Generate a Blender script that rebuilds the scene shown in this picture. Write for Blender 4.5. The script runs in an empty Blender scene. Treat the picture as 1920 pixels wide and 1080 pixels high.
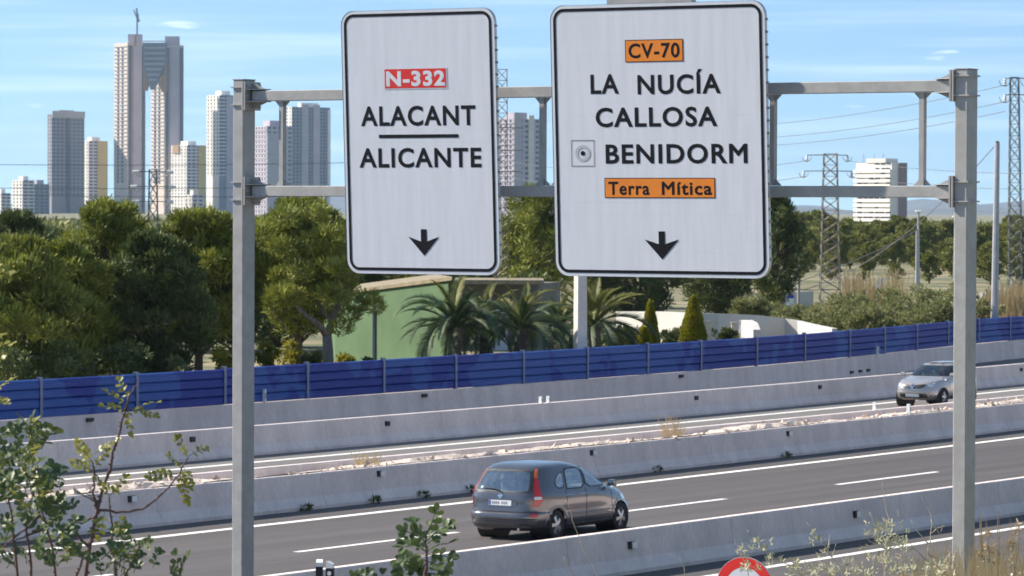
import bpy, bmesh, math, random
import numpy as np
from mathutils import Vector, Matrix
from mathutils.bvhtree import BVHTree
random.seed(7)
sc = bpy.context.scene
col = sc.collection
R_ = math.radians

# ------------------------------------------------------------------ camera, sky, sun, exposure
FPX, EYE = 7500.0, 6.5
PITCH = math.atan((540 - 396.6) / FPX)
ROLL = 0.004
ALPHA = R_(31.96)           # road heading, measured from the camera's heading
KURV = 0.000387             # gentle left bend of the motorway
fw = Vector((0, math.cos(PITCH), -math.sin(PITCH)))
up0 = Vector((0, math.sin(PITCH), math.cos(PITCH)))
rt0 = Vector((1, 0, 0))
rt = rt0 * math.cos(ROLL) + up0 * math.sin(ROLL)
up = up0 * math.cos(ROLL) - rt0 * math.sin(ROLL)
cd = bpy.data.cameras.new('camera')
cam = bpy.data.objects.new('camera', cd); col.objects.link(cam)
cd.sensor_width = 36.0
cd.lens = FPX / 1920 * 36
cd.clip_start = 0.5
cd.clip_end = 60000
cam.matrix_world = Matrix(((rt.x, up.x, -fw.x, 0), (rt.y, up.y, -fw.y, 0), (rt.z, up.z, -fw.z, EYE), (0, 0, 0, 1)))
cd.dof.use_dof = True
cd.dof.focus_distance = 24
cd.dof.aperture_fstop = 16.0
sc.camera = cam

SUN_EL = R_(38)
SUN_H = Vector((-0.960, 0.276, 0)).normalized()
to_sun = SUN_H * math.cos(SUN_EL) + Vector((0, 0, math.sin(SUN_EL)))
sl = bpy.data.lights.new('sun', 'SUN'); sl.energy = 5.0; sl.angle = R_(0.5); sl.color = (1.0, 0.91, 0.78)
so = bpy.data.objects.new('sun', sl); col.objects.link(so)
so.rotation_euler = to_sun.to_track_quat('Z', 'Y').to_euler()
so.location = (0, 0, 300)

w = bpy.data.worlds.new('World'); sc.world = w; w.use_nodes = True
nt = w.node_tree; nt.nodes.clear()
def N(t, **k):
    n = nt.nodes.new(t)
    for a, b in k.items(): setattr(n, a, b)
    return n
sky = N('ShaderNodeTexSky', sky_type='NISHITA', sun_disc=False, sun_elevation=SUN_EL,
        sun_rotation=math.atan2(SUN_H.x, SUN_H.y), air_density=1.0, dust_density=0.1, ozone_density=1.0, altitude=50)
tc = N('ShaderNodeTexCoord'); sep = N('ShaderNodeSeparateXYZ'); nt.links.new(tc.outputs['Generated'], sep.inputs[0])
# the clear winter air is blue right down towards the horizon: lift the elevation used for the sky lookup
ma = N('ShaderNodeMath', operation='ABSOLUTE'); nt.links.new(sep.outputs['Z'], ma.inputs[0])
mp = N('ShaderNodeMath', operation='POWER'); nt.links.new(ma.outputs[0], mp.inputs[0]); mp.inputs[1].default_value = 0.6
ml = N('ShaderNodeMath', operation='MULTIPLY_ADD'); nt.links.new(mp.outputs[0], ml.inputs[0]); ml.inputs[1].default_value = 0.93; ml.inputs[2].default_value = 0.07
cb = N('ShaderNodeCombineXYZ'); nt.links.new(sep.outputs['X'], cb.inputs[0]); nt.links.new(sep.outputs['Y'], cb.inputs[1]); nt.links.new(ml.outputs[0], cb.inputs[2])
nm = N('ShaderNodeVectorMath', operation='NORMALIZE'); nt.links.new(cb.outputs[0], nm.inputs[0]); nt.links.new(nm.outputs[0], sky.inputs['Vector'])
# thin streaks and small clouds
def cloud(scale, lo, hi, rough, seed):
    vm = N('ShaderNodeVectorMath', operation='MULTIPLY'); nt.links.new(tc.outputs['Generated'], vm.inputs[0]); vm.inputs[1].default_value = scale
    va = N('ShaderNodeVectorMath', operation='ADD'); nt.links.new(vm.outputs[0], va.inputs[0]); va.inputs[1].default_value = seed
    nz = N('ShaderNodeTexNoise'); nt.links.new(va.outputs[0], nz.inputs['Vector']); nz.inputs['Scale'].default_value = 1; nz.inputs['Detail'].default_value = 4; nz.inputs['Roughness'].default_value = rough
    mr = N('ShaderNodeMapRange', interpolation_type='SMOOTHSTEP'); nt.links.new(nz.outputs['Fac'], mr.inputs[0]); mr.inputs[1].default_value = lo; mr.inputs[2].default_value = hi
    return mr
c1 = cloud((9, 9, 220), 0.42, 0.82, 0.5, (3.1, 0, 1.7))
c2 = cloud((48, 48, 260), 0.66, 0.78, 0.45, (7.3, 2.2, 5.45))
m1 = N('ShaderNodeMath', operation='MULTIPLY'); nt.links.new(c1.outputs[0], m1.inputs[0]); m1.inputs[1].default_value = 0.44
m2 = N('ShaderNodeMath', operation='MULTIPLY'); nt.links.new(c2.outputs[0], m2.inputs[0]); m2.inputs[1].default_value = 0.75
mx = N('ShaderNodeMath', operation='MAXIMUM'); nt.links.new(m1.outputs[0], mx.inputs[0]); nt.links.new(m2.outputs[0], mx.inputs[1])
mix = N('ShaderNodeMix', data_type='RGBA'); nt.links.new(mx.outputs[0], mix.inputs[0]); nt.links.new(sky.outputs[0], mix.inputs[6]); mix.inputs[7].default_value = (7.5, 7.7, 8.2, 1)
bg = N('ShaderNodeBackground'); bg.inputs['Strength'].default_value = 0.10
tn = N('ShaderNodeMix', data_type='RGBA', blend_type='MULTIPLY'); tn.inputs[0].default_value = 1; nt.links.new(mix.outputs[2], tn.inputs[6]); tn.inputs[7].default_value = (.86, .98, 1.0, 1); nt.links.new(tn.outputs[2], bg.inputs['Color'])
wo = N('ShaderNodeOutputWorld'); nt.links.new(bg.outputs[0], wo.inputs['Surface'])
sc.view_settings.view_transform = 'Standard'; sc.view_settings.look = 'None'; sc.view_settings.gamma = 1.0
sc.view_settings.use_curve_mapping = False
sc.view_settings.exposure = 0.92
w.cycles.sampling_method = 'MANUAL'; w.cycles.sample_map_resolution = 256
cy = sc.cycles; cy.max_bounces = 5; cy.diffuse_bounces = 3; cy.glossy_bounces = 3; cy.transmission_bounces = 3; cy.transparent_max_bounces = 10; cy.volume_bounces = 0
cy.caustics_reflective = False; cy.caustics_refractive = False; cy.use_adaptive_sampling = True; cy.adaptive_threshold = 0.02; cy.use_denoising = True

# ------------------------------------------------------------------ pixels, road coordinates
sA, cA = math.sin(ALPHA), math.cos(ALPHA)
def ray(px, py): return fw * FPX + rt * (px - 960) - up * (py - 540)
def at(px, py, Y):
    d = ray(px, py); return Vector((0, 0, EYE)) + d * (Y / d.y)
def atz(px, py, z):
    d = ray(px, py); return Vector((0, 0, EYE)) + d * ((z - EYE) / d.z)
def dv(u):
    if u < -50: return KURV * 110 ** 2 - 2 * KURV * 110 * (u + 50)
    if u < 330: return KURV * (u - 60) ** 2
    return KURV * 270 ** 2 + 2 * KURV * 270 * (u - 330)
def RD(u, v, z=0.0):
    vv = v + dv(u); return Vector((u * sA - vv * cA, u * cA + vv * sA, z))
def head(u): return -ALPHA + 2 * KURV * (min(max(u, -50), 330) - 60)   # z rotation whose local y runs along the road
def u_at(px, v, z=0.5):
    lo, hi = 5.0, 900.0
    for _ in range(60):
        m = (lo + hi) / 2; p = RD(m, v, z) - Vector((0, 0, EYE))
        x = 960 + FPX * p.dot(rt) / p.dot(fw) if p.dot(fw) > 1 else -9e9
        if x < px: lo = m
        else: hi = m
    return m
def ppm(Y): return FPX / Y

# ------------------------------------------------------------------ mesh helpers
WM = {}
def link(o, parent=None):
    col.objects.link(o)
    if parent is not None: o.parent = parent
    return o
def tag(o, label=None, cat=None, group=None, kind=None):
    if label: o['label'] = label
    if cat: o['category'] = cat
    if group: o['group'] = group
    if kind: o['kind'] = kind
    return o
def thing(name, label, cat, loc=(0, 0, 0), rz=0.0, group=None):
    o = bpy.data.objects.new(name, None); o.empty_display_size = 0.2
    o.location = loc; o.rotation_euler = (0, 0, rz); link(o); tag(o, label, cat, group)
    WM[o] = Matrix.Translation(Vector(loc)) @ Matrix.Rotation(rz, 4, 'Z')
    return o
class MB:
    def __init__(s): s.v = []; s.f = []; s.m = []
    def add(s, vs, fs, mi=0):
        b = len(s.v); s.v += [tuple(p) for p in vs]; s.f += [tuple(i + b for i in f) for f in fs]; s.m += [mi] * len(fs); return s
    def box(s, c, d, M=None, mi=0):
        x, y, z = (q / 2 for q in d); c = Vector(c)
        vs = [Vector((i * x, j * y, k * z)) for i in (-1, 1) for j in (-1, 1) for k in (-1, 1)]
        if M is not None: vs = [M @ p for p in vs]
        return s.add([p + c for p in vs], [(0, 1, 3, 2), (4, 6, 7, 5), (0, 4, 5, 1), (2, 3, 7, 6), (0, 2, 6, 4), (1, 5, 7, 3)], mi)
    def bevbox(s, c, d, b, mi=0):
        x, y, z = (q / 2 for q in d); vs = []; c = Vector(c)
        for k, (zz, ins) in enumerate(((-z, b), (-z + b, 0), (z - b, 0), (z, b))):
            for a in range(4):
                sx = (-1, 1, 1, -1)[a]; sy = (-1, -1, 1, 1)[a]
                for t in range(2):
                    if (a + t) % 2 == 0: p = (sx * (x - ins), sy * (y - b - ins * .0), zz)
                    else: p = (sx * (x - b), sy * (y - ins), zz)
                    vs.append(Vector(p) + c)
        fs = [tuple(range(7, -1, -1)), tuple(range(24, 32))]
        for k in range(3):
            for a in range(8): fs.append((k * 8 + a, k * 8 + (a + 1) % 8, k * 8 + 8 + (a + 1) % 8, k * 8 + 8 + a))
        return s.add(vs, fs, mi)
    def prism(s, pts, d, mi=0):
        n = len(pts); pts = [Vector(p) for p in pts]; d = Vector(d)
        fs = [tuple(range(n))[::-1], tuple(range(n, 2 * n))] + [(i, (i + 1) % n, n + (i + 1) % n, n + i) for i in range(n)]
        return s.add(pts + [p + d for p in pts], fs, mi)
    def tube(s, pts, rad, n=6, mi=0, cap=True):
        pts = [Vector(p) for p in pts]; b = len(s.v); vs = []; fs = []
        if not hasattr(rad, '__len__'): rad = [rad] * len(pts)
        for i, p in enumerate(pts):
            t = (pts[min(i + 1, len(pts) - 1)] - pts[max(i - 1, 0)]).normalized()
            a = t.orthogonal().normalized() if i == 0 else (pa - t * pa.dot(t)).normalized()
            pa = a; bb = t.cross(a)
            for k in range(n):
                an = 2 * math.pi * k / n; vs.append(p + (a * math.cos(an) + bb * math.sin(an)) * rad[i])
        for i in range(len(pts) - 1):
            for k in range(n): fs.append((i * n + k, i * n + (k + 1) % n, (i + 1) * n + (k + 1) % n, (i + 1) * n + k))
        if cap: fs += [tuple(range(n))[::-1], tuple(range((len(pts) - 1) * n, len(pts) * n))]
        return s.add(vs, fs, mi)
    def lathe(s, prof, n=24, axis='Z', c=(0, 0, 0), mi=0):
        vs = []; fs = []; c = Vector(c)
        for r, h in prof:
            for k in range(n):
                a = 2 * math.pi * k / n; x, y = r * math.cos(a), r * math.sin(a)
                vs.append(c + (Vector((x, y, h)) if axis == 'Z' else Vector((h, x, y)) if axis == 'X' else Vector((x, h, y))))
        for i in range(len(prof) - 1):
            for k in range(n): fs.append((i * n + k, i * n + (k + 1) % n, (i + 1) * n + (k + 1) % n, (i + 1) * n + k))
        return s.add(vs, fs, mi)
    def strip(s, rows, mi=0):
        n = len(rows[0]); vs = [p for r in rows for p in r]
        fs = [(i * n + k, i * n + k + 1, (i + 1) * n + k + 1, (i + 1) * n + k) for i in range(len(rows) - 1) for k in range(n - 1)]
        return s.add(vs, fs, mi)
    def mesh(s, name, mats, smooth=False, inv=None):
        me = bpy.data.meshes.new(name)
        vs = [inv @ Vector(p) for p in s.v] if inv is not None else s.v
        me.from_pydata([tuple(p) for p in vs], [], s.f)
        for m in (mats if isinstance(mats, (list, tuple)) else [mats]): me.materials.append(m)
        me.polygons.foreach_set('material_index', s.m)
        if smooth: me.polygons.foreach_set('use_smooth', [True] * len(s.f))
        me.update(); return me
    def fixed(s):
        bm = bmesh.new(); me = bpy.data.meshes.new('t'); me.from_pydata(s.v, [], s.f); bm.from_mesh(me); bpy.data.meshes.remove(me)
        bmesh.ops.recalc_face_normals(bm, faces=bm.faces); s.v = [tuple(v.co) for v in bm.verts]; s.f = [tuple(v.index for v in f.verts) for f in bm.faces]; bm.free(); return s
    def build(s, name, mats, parent=None, smooth=False, world=True, loc=None):
        """world=True: vertices are world coordinates; a top-level mesh gets its origin at loc or at its base centre"""
        if parent is not None:
            inv = WM[parent].inverted() if world else None
            o = bpy.data.objects.new(name, s.mesh(name, mats, smooth, inv)); link(o, parent); WM[o] = WM[parent]
        else:
            if loc is None:
                a = np.array(s.v); loc = ((a[:, 0].min() + a[:, 0].max()) / 2, (a[:, 1].min() + a[:, 1].max()) / 2, a[:, 2].min())
            T = Matrix.Translation(Vector(loc))
            o = bpy.data.objects.new(name, s.mesh(name, mats, smooth, T.inverted())); o.location = loc; link(o); WM[o] = T
        return o
def inst(name, me, parent, loc=(0, 0, 0), rot=(0, 0, 0), scale=(1, 1, 1)):
    o = bpy.data.objects.new(name, me); o.location = loc; o.rotation_euler = rot; o.scale = scale; link(o, parent); WM[o] = WM[parent] if parent else Matrix.Identity(4)
    return o
def quads(name, V, mat_):
    """V: (n,4,3) array of loose quads"""
    n = len(V); me = bpy.data.meshes.new(name)
    me.vertices.add(4 * n); me.vertices.foreach_set('co', np.asarray(V, dtype=np.float32).ravel())
    me.loops.add(4 * n); me.loops.foreach_set('vertex_index', np.arange(4 * n, dtype=np.int32))
    me.polygons.add(n); me.polygons.foreach_set('loop_start', np.arange(0, 4 * n, 4, dtype=np.int32))
    try: me.polygons.foreach_set('loop_total', np.full(n, 4, dtype=np.int32))
    except Exception: pass
    me.materials.append(mat_); me.update(calc_edges=True); return me

# ------------------------------------------------------------------ materials
def mat(name, c, rough=0.7, metal=0.0, var=0.0, vscale=3.0, c2=None, bump=0.0, bscale=40.0, spec=0.5, coat=0.0, stretch=None, lo=0.35, hi=0.65, coords='Object', detail=5, speck=0.0, emit=None):
    m = bpy.data.materials.new(name); m.use_nodes = True; t = m.node_tree; b = t.nodes['Principled BSDF']
    b.inputs['Base Color'].default_value = (*c, 1); b.inputs['Roughness'].default_value = rough; b.inputs['Metallic'].default_value = metal
    b.inputs['Specular IOR Level'].default_value = spec; b.inputs['Coat Weight'].default_value = coat
    if emit: b.inputs['Emission Color'].default_value = (*emit[0], 1); b.inputs['Emission Strength'].default_value = emit[1]
    if var or c2 or bump:
        tcn = t.nodes.new('ShaderNodeTexCoord'); mpn = t.nodes.new('ShaderNodeMapping')
        if coords == 'World':
            g = t.nodes.new('ShaderNodeNewGeometry'); t.links.new(g.outputs['Position'], mpn.inputs[0]); mpn.inputs['Rotation'].default_value = (0, 0, ALPHA)
        else: t.links.new(tcn.outputs['Object'], mpn.inputs[0])
        if stretch:
            mp2 = t.nodes.new('ShaderNodeMapping'); t.links.new(mpn.outputs[0], mp2.inputs[0]); mp2.inputs['Scale'].default_value = stretch; mpn = mp2
    if var or c2:
        nz = t.nodes.new('ShaderNodeTexNoise'); nz.inputs['Scale'].default_value = vscale; nz.inputs['Detail'].default_value = detail; nz.inputs['Roughness'].default_value = 0.6
        t.links.new(mpn.outputs[0], nz.inputs['Vector'])
        mr = t.nodes.new('ShaderNodeMapRange'); mr.inputs[1].default_value = lo; mr.inputs[2].default_value = hi; t.links.new(nz.outputs['Fac'], mr.inputs[0])
        mxn = t.nodes.new('ShaderNodeMix'); mxn.data_type = 'RGBA'; t.links.new(mr.outputs[0], mxn.inputs[0])
        a_ = tuple(x * (1 - var) for x in c); b_ = c2 if c2 else tuple(x * (1 + var) for x in c)
        mxn.inputs[6].default_value = (*a_, 1); mxn.inputs[7].default_value = (*b_, 1)
        outp = mxn.outputs[2]
        if speck:
            n2 = t.nodes.new('ShaderNodeTexNoise'); n2.inputs['Scale'].default_value = bscale; n2.inputs['Detail'].default_value = 3
            t.links.new(mpn.outputs[0], n2.inputs['Vector'])
            r2 = t.nodes.new('ShaderNodeMapRange'); r2.inputs[1].default_value = .3; r2.inputs[2].default_value = .7; r2.inputs[3].default_value = 1 - speck; r2.inputs[4].default_value = 1 + speck
            t.links.new(n2.outputs['Fac'], r2.inputs[0])
            m2_ = t.nodes.new('ShaderNodeVectorMath'); m2_.operation = 'SCALE'; t.links.new(outp, m2_.inputs[0]); t.links.new(r2.outputs[0], m2_.inputs['Scale']); outp = m2_.outputs[0]
        t.links.new(outp, b.inputs['Base Color'])
    if bump:
        nb = t.nodes.new('ShaderNodeTexNoise'); nb.inputs['Scale'].default_value = bscale; nb.inputs['Detail'].default_value = 6; t.links.new(mpn.outputs[0], nb.inputs['Vector'])
        bp = t.nodes.new('ShaderNodeBump'); bp.inputs['Strength'].default_value = bump; bp.inputs['Distance'].default_value = 0.02; t.links.new(nb.outputs['Fac'], bp.inputs['Height']); t.links.new(bp.outputs[0], b.inputs['Normal'])
    return m
def leafmat(name, c1_, c2_, c3=None, trans=0.35, rough=0.6, gloss=0.3):
    m = bpy.data.materials.new(name); m.use_nodes = True; t = m.node_tree; t.nodes.clear()
    g = t.nodes.new('ShaderNodeNewGeometry'); cr = t.nodes.new('ShaderNodeValToRGB'); nz_ = t.nodes.new('ShaderNodeTexNoise'); nz_.inputs['Scale'].default_value = 0.9; nz_.inputs['Detail'].default_value = 2; t.links.new(g.outputs['Position'], nz_.inputs['Vector'])
    mm = t.nodes.new('ShaderNodeMath'); mm.operation = 'MULTIPLY_ADD'; mm.inputs[1].default_value = .55; t.links.new(g.outputs['Random Per Island'], mm.inputs[0])
    m3 = t.nodes.new('ShaderNodeMath'); m3.operation = 'MULTIPLY_ADD'; m3.inputs[1].default_value = 1.5; m3.inputs[2].default_value = -.52; t.links.new(nz_.outputs['Fac'], m3.inputs[0]); t.links.new(m3.outputs[0], mm.inputs[2]); t.links.new(mm.outputs[0], cr.inputs[0])
    cr.color_ramp.elements[0].color = (*c1_, 1); cr.color_ramp.elements[1].color = (*c2_, 1)
    if c3: e = cr.color_ramp.elements.new(0.93); e.color = (*c2_, 1); cr.color_ramp.elements[-1].color = (*c3, 1)
    p = t.nodes.new('ShaderNodeBsdfPrincipled'); p.inputs['Roughness'].default_value = rough; p.inputs['Specular IOR Level'].default_value = gloss; t.links.new(cr.outputs[0], p.inputs['Base Color'])
    tr = t.nodes.new('ShaderNodeBsdfTranslucent'); t.links.new(cr.outputs[0], tr.inputs[0])
    mx_ = t.nodes.new('ShaderNodeMixShader'); mx_.inputs[0].default_value = trans; t.links.new(p.outputs[0], mx_.inputs[1]); t.links.new(tr.outputs[0], mx_.inputs[2])
    o = t.nodes.new('ShaderNodeOutputMaterial'); t.links.new(mx_.outputs[0], o.inputs[0]); return m
def glassmat(name, tint, rough=0.02, base=0.25):
    m = bpy.data.materials.new(name); m.use_nodes = True; t = m.node_tree; t.nodes.clear()
    tr = t.nodes.new('ShaderNodeBsdfTransparent'); tr.inputs[0].default_value = (*tint, 1)
    gl = t.nodes.new('ShaderNodeBsdfGlossy'); gl.inputs['Roughness'].default_value = rough
    fr = t.nodes.new('ShaderNodeFresnel'); fr.inputs[0].default_value = 1.5
    ad = t.nodes.new('ShaderNodeMath'); ad.operation = 'ADD'; ad.use_clamp = True; t.links.new(fr.outputs[0], ad.inputs[0]); ad.inputs[1].default_value = base
    mx_ = t.nodes.new('ShaderNodeMixShader'); t.links.new(ad.outputs[0], mx_.inputs[0]); t.links.new(tr.outputs[0], mx_.inputs[1]); t.links.new(gl.outputs[0], mx_.inputs[2])
    o = t.nodes.new('ShaderNodeOutputMaterial'); t.links.new(mx_.outputs[0], o.inputs[0]); return m
M = {}
M['asphalt'] = mat('asphalt', (.070, .061, .0605), .85, var=.24, vscale=.8, stretch=(1.2, .03, 1), bump=.25, bscale=30, coords='World', speck=.2)
M['asphalt_old'] = mat('asphalt_old', (.14, .13, .125), .88, var=.12, vscale=.8, stretch=(1.2, .05, 1), bump=.35, bscale=60, coords='World', speck=.15)
M['paint_line'] = mat('paint_line', (.78, .77, .73), .6, var=.12, vscale=6, coords='World')
M['concrete'] = mat('concrete', (.70, .60, .56), .85, var=.10, vscale=1.0, stretch=(1, 1.2, .5), bump=.25, bscale=14, coords='World', speck=.08)
M['concrete_top'] = M['concrete']
M['galv'] = mat('galvanised_paint', (.34, .33, .325), .5, var=.10, vscale=5, bump=.05, bscale=70, speck=.05)
M['sign_white'] = mat('sign_sheeting', (.60, .62, .68), .38, var=.045, vscale=2.2, stretch=(4, 1, .35), bump=.0)
M['sign_black'] = mat('sign_black', (.005, .006, .010), .6, spec=.15)
M['sign_red'] = mat('sign_red', (.62, .02, .015), .4, var=.06, vscale=4)
M['sign_orange'] = mat('sign_orange', (.72, .21, .015), .4, var=.06, vscale=4)
M['sign_grey'] = mat('sign_grey', (.40, .41, .44), .5)
M['alu'] = mat('aluminium', (.52, .53, .54), .4, metal=.7, var=.08, vscale=6)
M['fence_blue'] = mat('fence_blue', (.003, .024, .24), .6, c2=(.018, .075, .31), vscale=.30, lo=.53, hi=.55, coords='World', stretch=(1, 1, 1.3), detail=3, var=.05)
M['fence_post'] = mat('fence_post', (.16, .19, .30), .55, var=.15, vscale=3)
M['white'] = mat('white_plastic', (.78, .78, .76), .45)
M['black'] = mat('black_rubber', (.012, .012, .013), .6)
M['gravel'] = mat('rubble', (.56, .47, .40), .95, var=.28, vscale=2.5, bump=.5, bscale=20, coords='World', speck=.25)
M['dirt'] = mat('dirt', (.30, .24, .17), .95, c2=(.16, .15, .07), var=.1, vscale=.35, bump=.4, bscale=6, coords='World', speck=.2)
M['scrubland'] = mat('scrubland', (.10, .11, .045), .95, c2=(.27, .22, .13), var=.1, vscale=.12, bump=.4, bscale=6, coords='World', speck=.25, lo=.42, hi=.62)
M['bank'] = mat('bank_soil', (.22, .18, .12), .95, c2=(.13, .13, .06), var=.1, vscale=.8, bump=.5, bscale=8, coords='World', speck=.2)
M['bark_grey'] = mat('bark_grey', (.20, .175, .165), .9, var=.3, vscale=5, stretch=(1, 1, .25), bump=.6, bscale=9)
M['bark'] = mat('bark_brown', (.12, .085, .065), .95, var=.3, vscale=5, stretch=(1, 1, .3), bump=.7, bscale=9)
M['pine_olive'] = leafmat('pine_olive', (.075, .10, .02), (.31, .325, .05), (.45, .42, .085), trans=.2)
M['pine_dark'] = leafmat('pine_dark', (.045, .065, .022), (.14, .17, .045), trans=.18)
M['pine_far'] = leafmat('pine_far', (.09, .115, .025), (.27, .27, .065), (.34, .31, .09), trans=.22)
M['shrub'] = leafmat('shrub_leaf', (.10, .12, .04), (.27, .27, .11), (.42, .37, .19))
M['shrub_dry'] = leafmat('shrub_dry', (.34, .26, .13), (.60, .48, .28), (.70, .58, .36))
M['shrub_yellow'] = leafmat('shrub_yellow', (.14, .16, .02), (.38, .33, .04), (.5, .36, .04))
M['topiary'] = leafmat('topiary', (.17, .19, .015), (.38, .34, .025), trans=.25)
M['hedge'] = leafmat('hedge', (.04, .06, .015), (.12, .13, .03), trans=.25)
M['palm'] = leafmat('palm_frond', (.025, .05, .025), (.08, .125, .045), (.20, .23, .06), trans=.25, gloss=.5)
M['palm_yellow'] = leafmat('palm_frond_young', (.12, .14, .04), (.26, .25, .08), (.36, .33, .12), trans=.3)
M['carob'] = leafmat('carob_leaf', (.045, .075, .03), (.10, .14, .045), (.16, .17, .04), trans=.25, rough=.45, gloss=.35)
M['carob_young'] = leafmat('carob_leaf_young', (.16, .17, .03), (.32, .30, .06), (.38, .33, .10), trans=.35, rough=.4, gloss=.5)
M['carob_stem'] = mat('carob_stem', (.12, .07, .065), .8, var=.25, vscale=30)
M['weed_leaf'] = leafmat('weed_leaf', (.30, .30, .19), (.52, .50, .36), (.62, .60, .48), trans=.3)
M['weed_stem'] = mat('weed_stem', (.42, .36, .27), .9, var=.2, vscale=20)
M['grass_dry'] = leafmat('grass_dry', (.36, .26, .13), (.58, .46, .28), (.45, .25, .08), trans=.3)
# ------------------------------------------------------------------ ground, roads
V_NEAR, V_FRONT, V_DASH, V_EDGE, V_MID, V_FARMED, V_OPP, V_REAR = 34.75, 36.4, 43.72, 48.0, 49.9, 51.84, 60.0, 61.9
BH = 0.77
def vwall(u):
    t = min(max((u - 132) / 45, 0), 1); return 72.1 + 3.0 * t * t * (3 - 2 * t)
US = [-60 + 8 * i for i in range(60)]
def sheet(name, v0, v1, z, m, us=US, nv=1, parent=None):
    mb = MB(); mb.strip([[RD(u, v0 + (v1 - v0) * k / nv, z) for k in range(nv + 1)] for u in us]); o = mb.fixed_up().build(name, m, parent); return o
def fixed_up(s):
    return s
MB.fixed_up = fixed_up
g = MB(); g.add([(-25000, -3000, -.7), (25000, -3000, -.7), (25000, 40000, -.7), (-25000, 40000, -.7)], [(0, 1, 2, 3)])
tag(g.build('ground', M['dirt'], loc=(0, 0, -.7)), kind='structure')
# slip road under the gantry, main carriageway, opposite carriageway, service road
r1 = sheet('slip_road', 25.2, 36.9, 0.0, M['asphalt']); r2 = sheet('carriageway', 36.9, 50.6, 0.0, M['asphalt'])
r3 = sheet('opposite_carriageway', 51.2, 62.4, 0.0, M['asphalt_old']); r4 = sheet('service_road', 62.0, 75.2, -.36, M['asphalt_old'])
for o in (r1, r2, r3, r4): tag(o, kind='structure')
def line(parent, v, w_, u0, u1, name='edge_line'):
    n = max(2, int((u1 - u0) / 6) + 1); mb = MB()
    mb.strip([[RD(u0 + (u1 - u0) * i / (n - 1), v - w_ / 2, .004), RD(u0 + (u1 - u0) * i / (n - 1), v + w_ / 2, .004)] for i in range(n)])
    return mb.build(name, M['paint_line'], parent)
line(r1, V_NEAR, .22, -40, 330); line(r1, 26.3, .2, -40, 330)
line(r2, V_EDGE, .26, -40, 330); line(r2, 39.4, .22, -40, 330)
line(r3, V_OPP, .26, -40, 330); line(r3, 52.9, .2, -40, 330)
# lane dashes: the ones seen start where the photograph shows them
u0 = u_at(555, V_DASH, 0); u1 = u_at(865, V_DASH, 0); ub = u_at(1365, V_DASH, 0); uc0 = u_at(1577, V_DASH, 0); uc1 = u_at(1760, V_DASH, 0)
L_ = (u1 - u0 + uc1 - uc0) / 2; period = ub - u1
for k in range(-5, 16): line(r2, V_DASH, .17, u0 + k * period, u0 + k * period + L_, 'lane_dash')
un = u_at(1880, 30.4, 0)
for k in range(-3, 12): line(r1, 30.4, .17, un + k * period - .3, un + k * period + L_ - .3, 'lane_dash')
for k in range(-3, 16): line(r3, 56.4, .15, k * period, k * period + L_, 'lane_dash')
# bank in front of the camera
prof = [(-120, 6.2), (-20, 5.1), (0, 4.75), (8, 3.5), (16, 2.0), (22, .85), (24.2, .35), (25.0, .05), (25.4, -.06)]
mb = MB(); us_b = [-60 + 3 * i for i in range(80)]
mb.strip([[RD(u, v, z + (.12 * math.sin(u * .9 + v) * math.cos(v * .7) if -100 < v < 24 else 0)) for v, z in prof] for u in us_b])
tag(mb.build('embankment', M['bank'], smooth=True), kind='structure')
# land behind the blue fence
mb = MB(); us_t = [-150 + 12 * i for i in range(45)] + [450, 600, 800, 1100, 1500, 2200, 3200, 4500, 6500, 9000]
offs = [(.12, .42), (6, .46), (20, .5), (60, .5), (140, .55), (250, .7), (420, 1.5), (900, 2.5), (2000, 3.5), (5000, 4)]
mb.strip([[RD(u, vwall(u) + o_, z) for o_, z in offs] for u in us_t])
tag(mb.build('land_behind_fence', M['scrubland']), kind='structure')

# ------------------------------------------------------------------ concrete barriers
def barrier(name, v, label, u0, u1, marks, seg=6.0, h=BH):
    t = thing(name, label, 'barrier', RD((u0 + u1) / 2, v, 0), head((u0 + u1) / 2))
    pr = [(-.30, 0), (-.30, .07), (-.17, .27), (-.105, h - .02), (-.085, h), (.085, h), (.105, h - .02), (.17, .27), (.30, .07), (.30, 0)]
    n = int((u1 - u0) / seg)
    for i in range(n):
        a = u0 + i * seg + .006; b = u0 + (i + 1) * seg - .006; mb = MB(); m_ = len(pr)
        jz = random.uniform(-.004, .004)
        rows = [[RD(u, v + p, z + (jz if z > .3 else 0)) for p, z in pr] for u in (a, (a + b) / 2, b)]
        mb.strip(rows); mb.add(rows[0], [tuple(range(m_))]); mb.add(rows[-1], [tuple(range(m_))[::-1]])
        mb.build('segment', M['concrete'], t)
    for px, zz, kind in marks:
        u = u_at(px, v, zz); c = RD(u, v - .125 - (h - zz) * .13, zz); Rm = Matrix.Rotation(head(u), 3, 'Z')
        q = MB(); q.box(c, (.06, .20, .13), Rm); o = q.build('reflector', M['black'], t)
        if kind == 'white':
            q = MB(); q.box(c + Rm @ Vector((.034, .055, 0)), (.012, .17, .12), Rm); q.build('lens', M['white'], o)
    return t
barrier('concrete_barrier', V_FRONT, 'long concrete barrier between the grey hatchback and the slip road in the foreground', -36, 330, [(1170, .5, 'white'), (1592, .5, 'white'), (1914, .5, 'white'), (620, .48, 'white')])
barrier('concrete_barrier', V_MID, 'concrete median barrier just behind the grey hatchback, rubble spilling over its top', -36, 330, [(703, .62, 'white'), (1102, .62, 'white'), (1470, .6, 'white'), (236, .6, 'white')])
barrier('concrete_barrier', V_FARMED, 'far median barrier behind the strip of rubble, only its pale top showing', -36, 330, [])
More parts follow.
